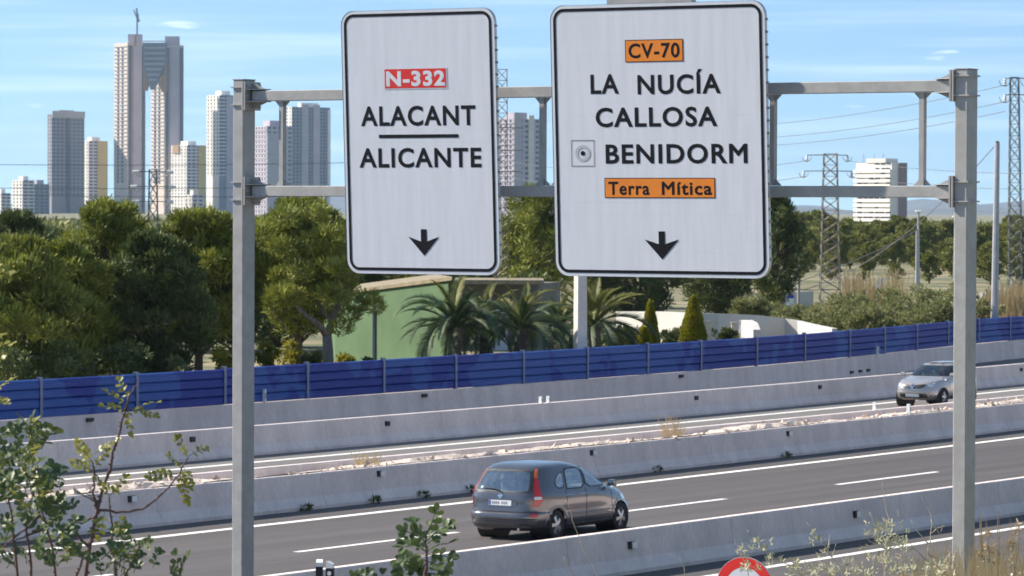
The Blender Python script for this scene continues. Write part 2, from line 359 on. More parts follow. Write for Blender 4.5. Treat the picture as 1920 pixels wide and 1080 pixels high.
barrier('concrete_barrier', V_REAR, 'concrete barrier behind the silver car, with black marker blocks on its face', -36, 330, [(718, .55, 'b'), (352, .55, 'b'), (1298, .55, 'b'), (1530, .56, 'b'), (1908, .55, 'b')])
# low wall below the fence
t = thing('retaining_wall', 'low grey concrete wall carrying the blue fence', 'wall', RD(120, vwall(120), 0), head(120))
mb = MB(); rows = []
for u in [-60 + 4 * i for i in range(98)]:
    vv = vwall(u); rows.append([RD(u, vv - .24, -.6), RD(u, vv - .14, .1), RD(u, vv - .12, .5), RD(u, vv + .12, .5), RD(u, vv + .12, -.6)])
mb.strip(rows); mb.build('wall', M['concrete'], t)
for px in (160, 788, 1270, 1595, 1612, 1628):
    zz = .36 if px < 1500 else -.10
    u = u_at(px, vwall(u_at(px, 72)), zz); Rm = Matrix.Rotation(head(u), 3, 'Z'); q = MB(); q.box(RD(u, vwall(u) - .17 - (.05 if zz < .2 else 0), zz), (.07, .3 if zz > .2 else .26, .11), Rm); q.build('drain_outlet', M['black'], t)
# rubble between the median barriers
rng = np.random.RandomState(3)
mb = MB(); rows = []
for i in range(560):
    u = 20 + i * .45; row = []
    for k in range(9):
        f = k / 8; v = 49.93 + f * 1.75
        z = .78 + .03 * rng.rand() + .07 * math.sin(u * .55) * math.sin(u * .13 + 2) - .28 * f ** 1.4 + .06 * rng.rand()
        if k == 0: z = .775 + .02 * rng.rand()
        row.append(RD(u, v + (.0 if k in (0, 8) else .05 * rng.randn()), z))
    rows.append(row)
mb.strip(rows)
for i in range(2600):
    u = 25 + 150 * rng.rand(); v = 49.85 + 1.3 * rng.rand() ** 1.3; s_ = .04 + .09 * rng.rand() ** 2
    z = .80 - .2 * ((v - 49.9) / 1.75) + .05 * math.sin(u * .55) * math.sin(u * .13 + 2); c = RD(u, v, z)
    a = [c + Vector(tuple(rng.randn(3) * s_ * .6)) for _ in range(4)]
    mb.add(a, [(0, 1, 2), (0, 2, 3), (0, 3, 1), (1, 3, 2)])
tag(mb.build('median_rubble', M['gravel']), 'pale pinkish rubble filling the median strip', 'rubble', kind='stuff')

# ------------------------------------------------------------------ blue noise fence
px_posts = [75, 255, 420, 575, 718, 853, 980, 1100, 1213, 1313, 1418, 1510, 1598]
up_ = [u_at(p, vwall(u_at(p, 72.1)), 1.0) for p in px_posts]
stp = (up_[-1] - up_[0]) / 12
up_ = [up_[0] - stp * k for k in (3, 2, 1)] + up_ + [up_[-1] + stp * (k + 1) for k in range(22)]
fn = thing('noise_fence', 'long blue fence of stacked corrugated boards with faded patches', 'fence', RD(130, vwall(130), .5), head(130))
FH = 1.1; nb = 4; bh = FH / nb
bp = MB(); prf = [(-.02, 0.0), (.028, .014), (.034, .03), (.034, bh * .60), (.016, bh * .68), (.016, bh * .84), (.03, bh - .03), (-.02, bh - .001), (-.05, bh + .006), (-.05, .007)]
bp.strip([[(p, y, z) for p, z in prf] + [(prf[0][0], y, prf[0][1])] for y in (0, 1)])
bp.add([(p, 0, z) for p, z in prf] + [(p, 1, z) for p, z in prf], [tuple(range(9, -1, -1)), tuple(range(10, 20))])
bme = bp.mesh('board', M['fence_blue'])
pm = MB(); pm.box((0, 0, (FH + .08) / 2), (.10, .012, FH + .08)); pm.box((-.056, 0, (FH + .08) / 2), (.012, .13, FH + .08)); pm.box((.056, 0, (FH + .08) / 2), (.012, .13, FH + .08))
pme = pm.mesh('post', M['fence_post'])
invf = WM[fn].inverted()
for i in range(len(up_)):
    a = RD(up_[i], vwall(up_[i]), .5)
    dz = random.uniform(-.02, .02)
    if i + 1 < len(up_):
        b = RD(up_[i + 1], vwall(up_[i + 1]), .5); d = b - a; rz = math.atan2(-d.x, d.y)
        la = invf @ (a + d * (.06 / d.length))
        for k in range(nb):
            inst('board', bme, fn, la + Vector((random.uniform(-.004, .004), 0, .003 + k * bh + abs(dz))), (0, random.uniform(-.01, .01), rz - head(130)), (1, d.length - .12, 1))
    inst('post', pme, fn, invf @ a + Vector((0, 0, dz)), (0, 0, head(up_[i]) - head(130)))

# ------------------------------------------------------------------ gantry
UG = u_at(455, 34.8, 1.0)
G0 = RD(UG, 34.8, 0); GX = Vector((cA, -sA, 0)); GY = Vector((sA, cA, 0))
def gp(px, py, yo=0.0):
    """pixel -> (x, z) on the vertical plane of the gantry, yo metres along the traffic direction"""
    d = ray(px, py); o = G0 + GY * yo; tt = (o - Vector((0, 0, EYE))).dot(GY) / d.dot(GY); p = Vector((0, 0, EYE)) + d * tt
    return (p - G0).dot(GX), p.z
gt = thing('sign_gantry', 'grey steel overhead gantry with two posts and two crossbeams carrying the road signs', 'gantry', G0, -ALPHA)
xl = gp(447, 600)[0]; xr = gp(1797, 600)[0]; PW, PD = .19, .31
ztl = gp(455, 150)[1]; ztr = gp(1815, 130)[1]
def hpost(x, zt):
    mb = MB(); mb.bevbox((x, 0, zt / 2 - .4), (PW, PD, zt + .8), .012); mb.box((x, 0, zt + .004), (PW + .016, PD + .016, .012))
    return mb.build('post', M['galv'], gt, world=False)
pl = hpost(xl + PW / 2, ztl); pr_ = hpost(xr + PW / 2, ztr)
xl0 = xl + PW; xr0 = xr
BHh = .155; BD = .16
zb = []
for pa, pb in (((560, 176), (1700, 165)), ((560, 355), (1700, 363))):
    z = (gp(*pa, -BD / 2)[1] + gp(*pb, -BD / 2)[1]) / 2; zb.append(z)
    mb = MB(); mb.bevbox(((xl0 + xr0) / 2, 0, z), (xr0 - xl0 - .2, BD, BHh), .008); b_ = mb.build('beam', M['galv'], gt, world=False)
    for x, sgn in ((xl0, 1), (xr0, -1)):
        mb = MB(); mb.box((x + sgn * .012, 0, z), (.024, .40, .42)); mb.box((x + sgn * .05, 0, z), (.024, .40, .42))
        for zz in (.09, -.09):
            mb.prism([(x + sgn * .06, -.18, z + zz), (x + sgn * .06, .18, z + zz), (x + sgn * .34, .08, z + zz), (x + sgn * .34, -.08, z + zz)], (0, 0, .014))
        for s2 in (1, -1):
            mb.prism([(x + sgn * .06, -.009, z + s2 * .075), (x + sgn * .06, -.009, z + s2 * .20), (x + sgn * .36, -.009, z + s2 * .075)], (0, .018, 0))
        for yy in (-.16, .16):
            for zz in (-.16, 0, .16): mb.lathe([(0, 0), (.016, 0), (.016, .03), (0, .03)], 6, 'X', (x + sgn * .062, yy, z + zz))
        mb.build('bracket', M['galv'], b_, world=False)
        # collar plates round the post
        mb = MB(); xp = (xl + PW / 2) if sgn == 1 else (xr + PW / 2)
        for zz in (.13, -.13): mb.box((xp, 0, z + zz), (PW + .05, PD + .05, .02))
        mb.build('collar', M['galv'], gt, world=False)
for px in (530, 1018, 1450, 1730):
    x = gp(px, 260)[0]; mb = MB(); z0, z1 = zb[1] + BHh / 2, zb[0] - BHh / 2
    mb.box((x, 0, (z0 + z1) / 2), (.07, .09, z1 - z0 - .01)); st = mb.build('strut', M['galv'], gt, world=False)
    mb = MB()
    for z, s2 in ((z0, 1), (z1, -1)):
        for s3 in (1, -1): mb.prism([(x + s3 * .036, -.008, z + s2 * .004), (x + s3 * .13, -.008, z + s2 * .004), (x + s3 * .036, -.008, z + s2 * .10)], (0, .016, 0))
    mb.build('gusset', M['galv'], st, world=False)

# ------------------------------------------------------------------ overhead signs
YS = -.50; TILT = R_(2.9)
def text_mesh(body, font_off=.024):
    cu = bpy.data.curves.new('t', 'FONT'); cu.body = body; cu.size = 1; cu.bevel_depth = font_off; cu.bevel_resolution = 0; cu.extrude = 0; cu.resolution_u = 4; cu.space_character = 1.12; cu.space_word = 1.25
    o = bpy.data.objects.new('t', cu); col.objects.link(o); bpy.context.view_layer.update()
    me = bpy.data.meshes.new_from_object(o.evaluated_get(bpy.context.evaluated_depsgraph_get()))
    bpy.data.objects.remove(o); bpy.data.curves.remove(cu)
    co = np.array([v.co[:] for v in me.vertices]); fs = [tuple(p.vertices) for p in me.polygons]; bpy.data.meshes.remove(me); return co, fs
def rrect(x0, x1, z0, z1, r, n=8):
    pts = []
    for cx, cz, a0 in ((x1 - r, z1 - r, 0), (x0 + r, z1 - r, 90), (x0 + r, z0 + r, 180), (x1 - r, z0 + r, 270)):
        for k in range(n + 1): a = R_(a0 + 90 * k / n); pts.append((cx + r * math.cos(a), cz + r * math.sin(a)))
    return pts
def clip(poly, z0, z1):
    for sgn, lim in ((1, z0), (-1, -z1)):
        out = []
        for i in range(len(poly)):
            a, b = poly[i], poly[(i + 1) % len(poly)]; ia, ib = sgn * a[1] >= lim, sgn * b[1] >= lim
            if ia: out.append(a)
            if ia != ib:
                q = (lim * sgn - a[1]) / (b[1] - a[1]); out.append((a[0] + q * (b[0] - a[0]), lim * sgn))
        poly = out
    return poly
class Sign:
    def __init__(s, label, pxl, pxr, pyt, pyb):
        cx, cy = (pxl + pxr) / 2, (pyt + pyb) / 2
        s.x0 = gp(pxl, cy, YS)[0]; s.x1 = gp(pxr, cy, YS)[0]; s.z1 = gp(cx, pyt, YS)[1]; s.z0 = gp(cx, pyb, YS)[1]
        s.cx, s.cz = (s.x0 + s.x1) / 2, (s.z0 + s.z1) / 2
        loc = G0 + GX * s.cx + GY * YS + Vector((0, 0, s.cz))
        s.o = thing('road_sign', label, 'road sign', loc, -ALPHA); s.o.rotation_euler = (TILT, 0, -ALPHA)
        WM[s.o] = Matrix.Translation(loc) @ Matrix.Rotation(-ALPHA, 4, 'Z') @ Matrix.Rotation(TILT, 4, 'X')
        W, Hh = s.x1 - s.x0, s.z1 - s.z0; s.W, s.H = W, Hh; r = .21
        out = rrect(-W / 2, W / 2, -Hh / 2, Hh / 2, r)
        n = 22; hs = Hh / n
        for k in range(n):
            p = clip(out, -Hh / 2 + k * hs + .00015, -Hh / 2 + (k + 1) * hs - .00015)
            mb = MB(); mb.prism([(a, random.uniform(-.0002, .0002), b) for a, b in p], (0, .045, 0)); mb.fixed().build('slat', M['sign_white'], s.o, world=False)
        e0 = rrect(-W / 2 + .045, W / 2 - .045, -Hh / 2 + .045, Hh / 2 - .045, r - .045); e1 = rrect(-W / 2 + .088, W / 2 - .088, -Hh / 2 + .088, Hh / 2 - .088, r - .088)
        m_ = len(e0); mb = MB(); mb.add([(a, -.004, b) for a, b in e0] + [(a, -.004, b) for a, b in e1], [(i, (i + 1) % m_, m_ + (i + 1) % m_, m_ + i) for i in range(m_)])
        mb.fixed().build('border', M['sign_black'], s.o, world=False)
        rim = MB(); i0 = rrect(-W / 2 - .004, W / 2 + .004, -Hh / 2 - .004, Hh / 2 + .004, r + .004); rim.strip([[(a, -.003, b), (a, .06, b)] for a, b in i0 + [i0[0]]])
        rim.build('edge_trim', M['alu'], s.o, world=False)
        for q in (-.3, .3):
            mb = MB(); mb.box((q * W, .075, 0), (.06, .055, Hh - .2)); mb.build('mounting_rail', M['alu'], s.o, world=False)
        for q in range(22):
            z = -Hh / 2 + (q + .5) * hs
            if abs(z) < Hh / 2 - r:
                mb = MB(); mb.lathe([(0, 0), (.02, 0), (.02, .022), (0, .022)], 6, 'X', (W / 2 + .005, .03, z)); mb.build('bolt', M['galv'], s.o, world=False)
    def loc(s, px, py):
        x, z = gp(px, py, YS); return x - s.cx, z - s.cz
    def rect(s, name, px0, px1, py0, py1, m, y=-.004, parent=None):
        a, b = s.loc(px0, (py0 + py1) / 2)[0], s.loc(px1, (py0 + py1) / 2)[0]; c = (px0 + px1) / 2; t_, bo = s.loc(c, py0)[1], s.loc(c, py1)[1]
        mb = MB(); mb.add([(a, y, bo), (b, y, bo), (b, y, t_), (a, y, t_)], [(0, 1, 2, 3)]); return mb.build(name, M[m], parent or s.o, world=False)
    def text(s, body, px0, px1, py0, py1, m='sign_black', y=-.003, parent=None, caps='E', off=.024, name='lettering'):
        co, fs = text_mesh(body, off); ec, _ = text_mesh(caps, off); z0_, z1_ = ec[:, 1].min(), ec[:, 1].max(); xa, xb = co[:, 0].min(), co[:, 0].max()
        a, b = s.loc(px0, (py0 + py1) / 2)[0], s.loc(px1, (py0 + py1) / 2)[0]; c = (px0 + px1) / 2; t_, bo = s.loc(c, py0)[1], s.loc(c, py1)[1]
        vs = [(a + (p[0] - xa) / (xb - xa) * (b - a), y - p[2] * .015, bo + (p[1] - z0_) / (z1_ - z0_) * (t_ - bo)) for p in co]
        mb = MB(); mb.add(vs, fs); return mb.build(name, M[m], parent or s.o, world=False)
    def words(s, ws, py0, py1, m='sign_black', **k):
        for body, a, b in ws: s.text(body, a, b, py0, py1, m, **k)
    def arrow(s, cx, y0, ys, y1, w2, sw):
        pts = [(cx - sw, y0), (cx + sw, y0), (cx + sw, ys + 9), (cx + w2, ys), (cx, y1), (cx - w2, ys), (cx - sw, ys + 9)]
        mb = MB(); P = [s.loc(*p) for p in pts]; mb.add([(a, -.004, b) for a, b in P], [(0, 6, 2, 1), (6, 5, 4), (2, 6, 4), (2, 4, 3)])
        mb.fixed().build('arrow', M['sign_black'], s.o, world=False)
S1 = Sign('tall white overhead sign reading ALACANT ALICANTE with red N-332 plate', 645.5, 931.5, 18, 514.5)
p = S1.rect('route_plate', 723, 842, 127, 167, 'sign_white'); S1.rect('plate_field', 725, 840, 129, 165, 'sign_red', -.006, p); S1.text('N-332', 728, 838, 133, 161.5, 'sign_white', -.0075, p, off=.042)
S1.text('ALACANT', 678, 893, 198.5, 235.5); S1.rect('bar', 711, 860, 252, 258.5, 'sign_black'); S1.text('ALICANTE', 673, 902, 277.5, 314)
S1.arrow(790, 430, 444, 480, 29, 5.5)
S2 = Sign('wide white overhead sign listing La Nucía, Callosa and Benidorm with orange plates', 1037, 1438, 6, 520)
p = S2.rect('route_plate', 1176.5, 1285.5, 74, 116, 'sign_black'); S2.rect('plate_field', 1178, 1284, 75.5, 114.5, 'sign_orange', -.006, p); S2.text('CV-70', 1183, 1279, 81, 108.5, 'sign_black', -.0075, p)
S2.words([('LA', 1110, 1163), ('NUCÍA', 1198, 1354)], 139.5, 176); S2.text('CALLOSA', 1118, 1346, 201, 237.5); S2.text('BENIDORM', 1135, 1401, 270, 306.5)
p = S2.rect('destination_plate', 1131.5, 1339, 333.5, 371.5, 'sign_black'); S2.rect('plate_field', 1133, 1337.5, 335, 370, 'sign_orange', -.006, p)
for body, a, b in (('Terra', 1139, 1216), ('Mítica', 1239, 1333)): S2.text(body, a, b, 340.5, 365.5, 'sign_black', -.0075, p)
S2.arrow(1236.5, 434, 449, 487, 32.5, 6)
# town-centre symbol: thin square, grey ring, black dot
sx0, sz1 = S2.loc(1071, 263); sx1, sz0 = S2.loc(1114, 312); cx, cz = (sx0 + sx1) / 2, (sz0 + sz1) / 2
mb = MB(); t_ = .008
for a, b, c, d in ((sx0, sx1, sz1 - t_, sz1), (sx0, sx1, sz0, sz0 + t_), (sx0, sx0 + t_, sz0 + t_, sz1 - t_), (sx1 - t_, sx1, sz0 + t_, sz1 - t_)): mb.add([(a, -.004, c), (b, -.004, c), (b, -.004, d), (a, -.004, d)], [(0, 1, 2, 3)])
sy = mb.build('town_symbol', M['sign_black'], S2.o, world=False)
def ringm(r0, r1, y, m, nm):
    mb = MB(); n = 28; vs = []
    for k in range(n): a = 2 * math.pi * k / n; vs += [(cx + r0 * math.cos(a) * 1.08, y, cz + r0 * math.sin(a)), (cx + r1 * math.cos(a) * 1.08, y, cz + r1 * math.sin(a))]
    mb.add(vs, [(2 * k, 2 * k + 1, (2 * k + 3) % (2 * n), (2 * k + 2) % (2 * n)) for k in range(n)]).fixed().build(nm, M[m], sy, world=False)
ringm(.072, .115, -.004, 'sign_grey', 'ring'); ringm(.0, .034, -.004, 'sign_black', 'dot')
mb = MB(); mb.box((-.15, .14, S2.H / 2 + .02), (1.35, .12, .10)); mb.build('cable_duct', M['galv'], S2.o, world=False)

# delineator posts at the foot of the barrier, and the round sign on the bank side
def delineator(px, pytop, lean, label, face):
    u = u_at(px, 35.6, 1.0); c = RD(u, 35.62, 0); zt = atz_plane(px, pytop, u)
    t = thing('delineator_post', label, 'marker post', c, head(u) + face, 'delineator posts at the barrier')
    mb = MB(); mb.prism([(-.06, -.05, 0), (.06, -.05, 0), (.04, .05, 0), (-.04, .05, 0)], (0, 0, zt - .30)); mb.build('post', M['white'], t, world=False)
    mb = MB(); mb.prism([(-.063, -.053, zt - .30), (.063, -.053, zt - .30), (.043, .053, zt - .30), (-.043, .053, zt - .30)], (0, 0, .19)); b_ = mb.build('band', M['black'], t, world=False)
    mb = MB()
    if lean: mb.box((0, -.056, zt - .2), (.05, .006, .14)); mb.build('reflector', M['amber'], b_, world=False)
    else: mb.lathe([(0, -.056), (.035, -.056), (.035, -.062), (0, -.062)], 16, 'Y', (0, 0, zt - .19)); mb.build('reflector', M['white'], b_, world=False)
    mb = MB(); mb.add([(-.06, -.05, zt - .11), (.06, -.05, zt - .11), (.04, .05, zt - .11), (-.04, .05, zt - .11), (-.06, -.05, zt), (.06, -.05, zt - .045), (.04, .05, zt - .045), (-.04, .05, zt)], [(3, 2, 1, 0), (4, 5, 6, 7), (0, 1, 5, 4), (1, 2, 6, 5), (2, 3, 7, 6), (3, 0, 4, 7)])
    mb.build('cap', M['white'], t, world=False)
def atz_plane(px, py, u):
    p = RD(u, 35.62, 0); d = ray(px, py); return EYE + d.z * (p.y / d.y)
M['amber'] = mat('amber_reflector', (.85, .38, .03), .3)
delineator(601, 1049, True, 'white marker post with amber reflector turned to the left, at the barrier', R_(-60))
delineator(622, 1052, False, 'white marker post with black band and round white reflector, at the barrier', R_(12))
us_, vs_ = 47.8, 25.2
us_ = u_at(1396, vs_, 1.5); pc = RD(us_, vs_, 0); RS = .44; zc = EYE + ray(1396, 1044).z * (pc.y / ray(1396, 1044).y) - RS
t = thing('round_sign', 'round red-rimmed prohibition sign with white centre at the bottom edge', 'road sign', pc, -ALPHA)
mb = MB(); mb.lathe([(.038, -.3), (.038, zc + .3)], 12, 'Z', (0, .07, 0)); mb.build('pole', M['galv'], t, world=False)
def disc(nm, r0, r1, y0, y1, m):
    mb = MB(); mb.lathe([(r0, y1), (r0, y0), (r1, y0), (r1, y1), (r0, y1)], 48, 'Y', (0, 0, zc)); mb.fixed().build(nm, M[m], t, world=False)
disc('backing', 0, RS, 0, .02, 'alu'); disc('rim', .30, RS - .008, -.004, -.0005, 'sign_red'); disc('face', 0, .30, -.003, -.0006, 'sign_white')
for q in (-.04, .04):
    mb = MB(); mb.box((q, -.0045, zc + .02), (.035, .002, .2)); mb.build('symbol', M['sign_black'], t, world=False)
# ------------------------------------------------------------------ cars (local: y forward, x right, z up)
def paint(name, c, rough=.32, metal=.35):
    return mat(name, c, rough, metal=metal, coat=.7, var=.03, vscale=1.2)
M['car_grey'] = paint('car_paint_grey', (.12, .12, .138), .22, .6); M['car_silver'] = paint('car_paint_silver', (.42, .39, .38), .3, .5)
M['glass'] = glassmat('car_glass', (.90, .96, .95), base=.42); M['glass_rear'] = glassmat('car_glass_rear', (.80, .88, .87), base=.36); M['glass_dark'] = glassmat('car_glass_dark', (.45, .52, .55), base=.08)
M['rubber'] = mat('tyre_rubber', (.018, .017, .018), .85, var=.2, vscale=20); M['rim'] = mat('wheel_alloy', (.48, .48, .49), .35, metal=.8)
M['trim'] = mat('black_trim', (.016, .016, .018), .5); M['lens_red'] = mat('lens_red', (.55, .012, .02), .15, coat=.6); M['lens_amber'] = mat('lens_amber', (.75, .13, .02), .15, coat=.6)
M['lens_clear'] = mat('lens_clear', (.8, .8, .8), .1, coat=.8); M['chrome'] = mat('chrome', (.75, .75, .76), .12, metal=1.0); M['plate'] = mat('number_plate', (.78, .79, .80), .4)
M['plate_blue'] = mat('plate_band', (.02, .06, .42), .4); M['plate_ink'] = mat('plate_ink', (.25, .25, .29), .5); M['seat'] = mat('seat_fabric', (.30, .30, .31), .9, var=.2, vscale=8); M['cabin'] = mat('cabin_plastic', (.24, .24, .245), .7)
def crom(P, n):
    """Catmull-Rom through control rows"""
    P = np.asarray(P, float); Q = np.vstack([2 * P[0] - P[1], P, 2 * P[-1] - P[-2]]); out = []
    for i in range(len(P) - 1):
        p0, p1, p2, p3 = Q[i], Q[i + 1], Q[i + 2], Q[i + 3]
        for k in range(n):
            t = k / n; out.append(.5 * (2 * p1 + (p2 - p0) * t + (2 * p0 - 5 * p1 + 4 * p2 - p3) * t * t + (3 * p1 - p0 - 3 * p2 + p3) * t ** 3))
    out.append(P[-1]); return np.array(out)
def contour(z, yf, yr, wd, nf, nr, n):
    th = np.linspace(0, 2 * np.pi, 1600, endpoint=False); ym = (yf * .48 + yr * .52); c_, s_ = np.cos(th), np.sin(th)
    e = np.where(c_ >= 0, 2 / nf, 2 / nr); a = np.where(c_ >= 0, yf - ym, ym - yr)
    y = ym + a * np.sign(c_) * np.abs(c_) ** e; x = wd * np.sign(s_) * np.abs(s_) ** e
    d = np.r_[0, np.cumsum(np.hypot(np.diff(np.r_[x, x[0]]), np.diff(np.r_[y, y[0]])))]
    q = np.linspace(0, d[-1], n, endpoint=False); return np.stack([np.interp(q, d, np.r_[x, x[0]]), np.interp(q, d, np.r_[y, y[0]]), np.full(n, z)], 1)
def inpoly(P, poly):
    x, y = P[:, 0], P[:, 1]; r = np.zeros(len(P), bool); n = len(poly)
    for i in range(n):
        (xa, ya), (xb, yb) = poly[i], poly[(i + 1) % n]
        r ^= ((ya > y) != (yb > y)) & (x < (xb - xa) * (y - ya) / (yb - ya + 1e-12) + xa)
    return r
def densify(pl, h=.05, smooth=1):
    pl = [np.array(p, float) for p in pl]
    for _ in range(smooth):
        q = []
        for i in range(len(pl)): a, b = pl[i], pl[(i + 1) % len(pl)]; q += [a * .82 + b * .18, a * .18 + b * .82]
        pl = q
    out = []
    for i in range(len(pl)):
        a, b = pl[i], pl[(i + 1) % len(pl)]; n = max(1, int(np.hypot(*(b - a)) / h))
        for k in range(n): out.append(tuple(a + (b - a) * k / n))
    return out
class Car:
    def __init__(s, name, label, loc, rz, rows, body_mat, wheels, wr, track):
        s.t = thing(name, label, 'car', loc, rz); s.body_mat = body_mat; n = 150
        rows = crom(rows, 6); s.G = np.array([contour(*r, n) for r in rows]); nr_ = len(rows)
        s.V = s.G.reshape(-1, 3); s.F = [(i * n + k, i * n + (k + 1) % n, (i + 1) * n + (k + 1) % n, (i + 1) * n + k) for i in range(nr_ - 1) for k in range(n)]
        s.F.append(tuple(range(n))[::-1]); s.F.append(tuple((nr_ - 1) * n + k for k in range(n)))
        s.bvh = BVHTree.FromPolygons([Vector(p) for p in s.V], s.F); s.cut = np.zeros(len(s.F), bool)
        s.cen = np.array([s.V[list(f)].mean(0) for f in s.F]); s.nor = np.array([np.cross(s.V[f[1]] - s.V[f[0]], s.V[f[2]] - s.V[f[1]]) for f in s.F])
        s.wheels, s.wr, s.track = wheels, wr, track
        s.fr = {'R': (Vector((4, 0, 0)), Vector((0, 1, 0)), Vector((0, 0, 1)), Vector((-1, 0, 0))), 'L': (Vector((-4, 0, 0)), Vector((0, 1, 0)), Vector((0, 0, 1)), Vector((1, 0, 0))),
                'B': (Vector((0, -5, 0)), Vector((1, 0, 0)), Vector((0, 0, 1)), Vector((0, 1, 0))), 'F': (Vector((0, 5, 0)), Vector((1, 0, 0)), Vector((0, 0, 1)), Vector((0, -1, 0)))}
        for k, (sx, sy) in {'BR': (1, -1), 'BL': (-1, -1), 'FL': (-1, 1), 'FR': (1, 1)}.items():
            d = Vector((-sx * .8, -sy * .6, 0)).normalized(); A = Vector((-d.y, d.x, 0)); s.fr[k] = (-d * 6, A if A.x * sx * 1 > -9 else A, Vector((0, 0, 1)), d)
    def hit(s, side, a, b, off):
        O, A, B, D = s.fr[side]; o = O + A * a + B * b; h = s.bvh.ray_cast(o, D)
        if h[0] is None:
            h = s.bvh.find_nearest(o + D * 4.2)
        nn = h[1]
        if nn.dot(D) > 0: nn = -nn
        return h[0] + nn * off
    def cutout(s, side, poly):
        O, A, B, D = (np.array(q) for q in s.fr[side]); v2 = np.stack([s.V @ A - O @ A, s.V @ B], 1); ins = inpoly(v2, poly)
        for i, f in enumerate(s.F[:-2]):
            if ins[list(f)].all() and (s.cen[i] - O) @ D < (4.0 if side in 'RL' else 4.9): s.cut[i] = True
    def patch(s, name, side, poly, m, off=.004, rings=7, parent=None, smooth=1, f0=1.0, f1=0.0, h=.05, cen=None):
        pl = densify(poly, h, smooth); c = np.mean(pl, 0) if cen is None else np.array(cen); n = len(pl); vs = []; fs = []
        fac = [f0 + (f1 - f0) * k / rings for k in range(rings + 1)]
        for f in fac:
            f = max(f, .002)
            for p in pl: q = c + (np.array(p) - c) * f; vs.append(s.hit(side, q[0], q[1], off))
        for i in range(rings):
            for k in range(n): fs.append((i * n + k, i * n + (k + 1) % n, (i + 1) * n + (k + 1) % n, (i + 1) * n + k))
        return MB().add(vs, fs).fixed().build(name, M[m], parent or s.t, smooth=True, world=False)
    def window(s, side, poly, m='glass', name='window'):
        pl = densify(poly, .05, 1); s.cutout(side, pl); o = s.patch(name, side, poly, m, .004)
        s.patch('seal', side, poly, 'trim', .006, 2, o, f0=1.05, f1=.93); return o
    def seam(s, side, pts, parent=None, w_=.011):
        P = []
        for i in range(len(pts) - 1):
            a, b = np.array(pts[i]), np.array(pts[i + 1]); n = max(2, int(np.hypot(*(b - a)) / .05))
            P += [s.hit(side, *(a + (b - a) * k / n), .001) for k in range(n)]
        P.append(s.hit(side, *pts[-1], .001)); MB().tube(P, w_ / 2, 5).build('panel_seam', M['trim'], parent or s.body, world=False)
    def finish(s):
        for yy in s.wheels:
            th = np.linspace(0, 2 * np.pi, 60, endpoint=False); pl = [(yy + (s.wr + .055) * math.cos(a), s.wr + (s.wr + .055) * math.sin(a)) for a in th]
            v2 = s.V[:, 1:]; ins = inpoly(v2, pl)
            for i, f in enumerate(s.F[:-2]):
                if ins[list(f)].all() and abs(s.cen[i][0]) > .45: s.cut[i] = True
        mb = MB(); mb.add(s.V, [f for i, f in enumerate(s.F) if not s.cut[i]]); s.body = mb.build('body', M[s.body_mat], s.t, smooth=True, world=False)
        for side, sx in (('R', 1), ('L', -1)):
            for yy in s.wheels:
                ra = s.wr + .05; n = 40; vs = []; fs = []
                ok = [(yy + math.cos(a), math.sin(a)) for a in (0,)]
                a0, a1 = R_(-12), R_(192)
                for k in range(n + 1):
                    a = a0 + (a1 - a0) * k / n
                    for r, of in ((ra - .012, .002), (ra + .02, .010), (ra + .055, .002)): vs.append(s.hit(side, yy + r * math.cos(a), max(.17, s.wr + r * math.sin(a)), of))
                for k in range(n):
                    for j in range(2): fs.append((k * 3 + j, k * 3 + j + 1, k * 3 + j + 4, k * 3 + j + 3))
                MB().add(vs, fs).fixed().build('wheel_arch', M[s.body_mat], s.body, smooth=True, world=False)
                mb = MB(); mb.lathe([(.06, .42), (s.wr + .06, .42), (s.wr + .06, s.track / 2 + .06)], 30, 'X', (0, yy, s.wr)); 
                if sx < 0: mb.v = [(-x, y, z) for x, y, z in mb.v]
                mb.build('wheel_well', M['trim'], s.body, world=False)
        R = s.wr; tw = .205
        ty = MB(); ty.lathe([(R * .66, -tw / 2), (R * .9, -tw / 2), (R * .97, -tw * .42), (R, -tw * .3), (R, tw * .3), (R * .97, tw * .42), (R * .9, tw / 2), (R * .66, tw / 2)], 36, 'X'); tme = ty.mesh('tyre', M['rubber'], True)
        rm = MB(); rm.lathe([(R * .67, -.09), (R * .67, .085), (R * .62, .09), (R * .60, .05), (R * .1, .03), (.001, .03)], 30, 'X'); 
        dk = MB(); dk.lathe([(R * .60, .052), (.001, .034)], 30, 'X'); dme = dk.mesh('hub', M['trim'])
        for k in range(5):
            a = 2 * math.pi * k / 5; Mx = Matrix.Rotation(a, 4, 'X')
            pr0 = [(.052, -.05 * R / .31, R * .62), (.052, .05 * R / .31, R * .62), (.075, .035 * R / .31, R * .15), (.075, -.035 * R / .31, R * .15)]
            vs = [Mx @ Vector(p) for p in pr0] + [Mx @ Vector((p[0] + .03, p[1] * .8, p[2])) for p in pr0]
            rm.add(vs, [(3, 2, 1, 0), (4, 5, 6, 7), (0, 1, 5, 4), (1, 2, 6, 5), (2, 3, 7, 6), (3, 0, 4, 7)])
        rm.lathe([(R * .24, .05), (R * .24, .10), (.001, .11)], 16, 'X'); rme = rm.mesh('rim', M['rim'])
        for yy in s.wheels:
            for sx in (1, -1):
                we = bpy.data.objects.new('wheel', tme); we.location = (sx * (s.track / 2), yy, R); we.rotation_euler = (random.uniform(0, 6), 0, 0 if sx > 0 else math.pi); link(we, s.t); WM[we] = WM[s.t]
                inst('rim', rme, we); inst('hub', dme, we)
        return s.body
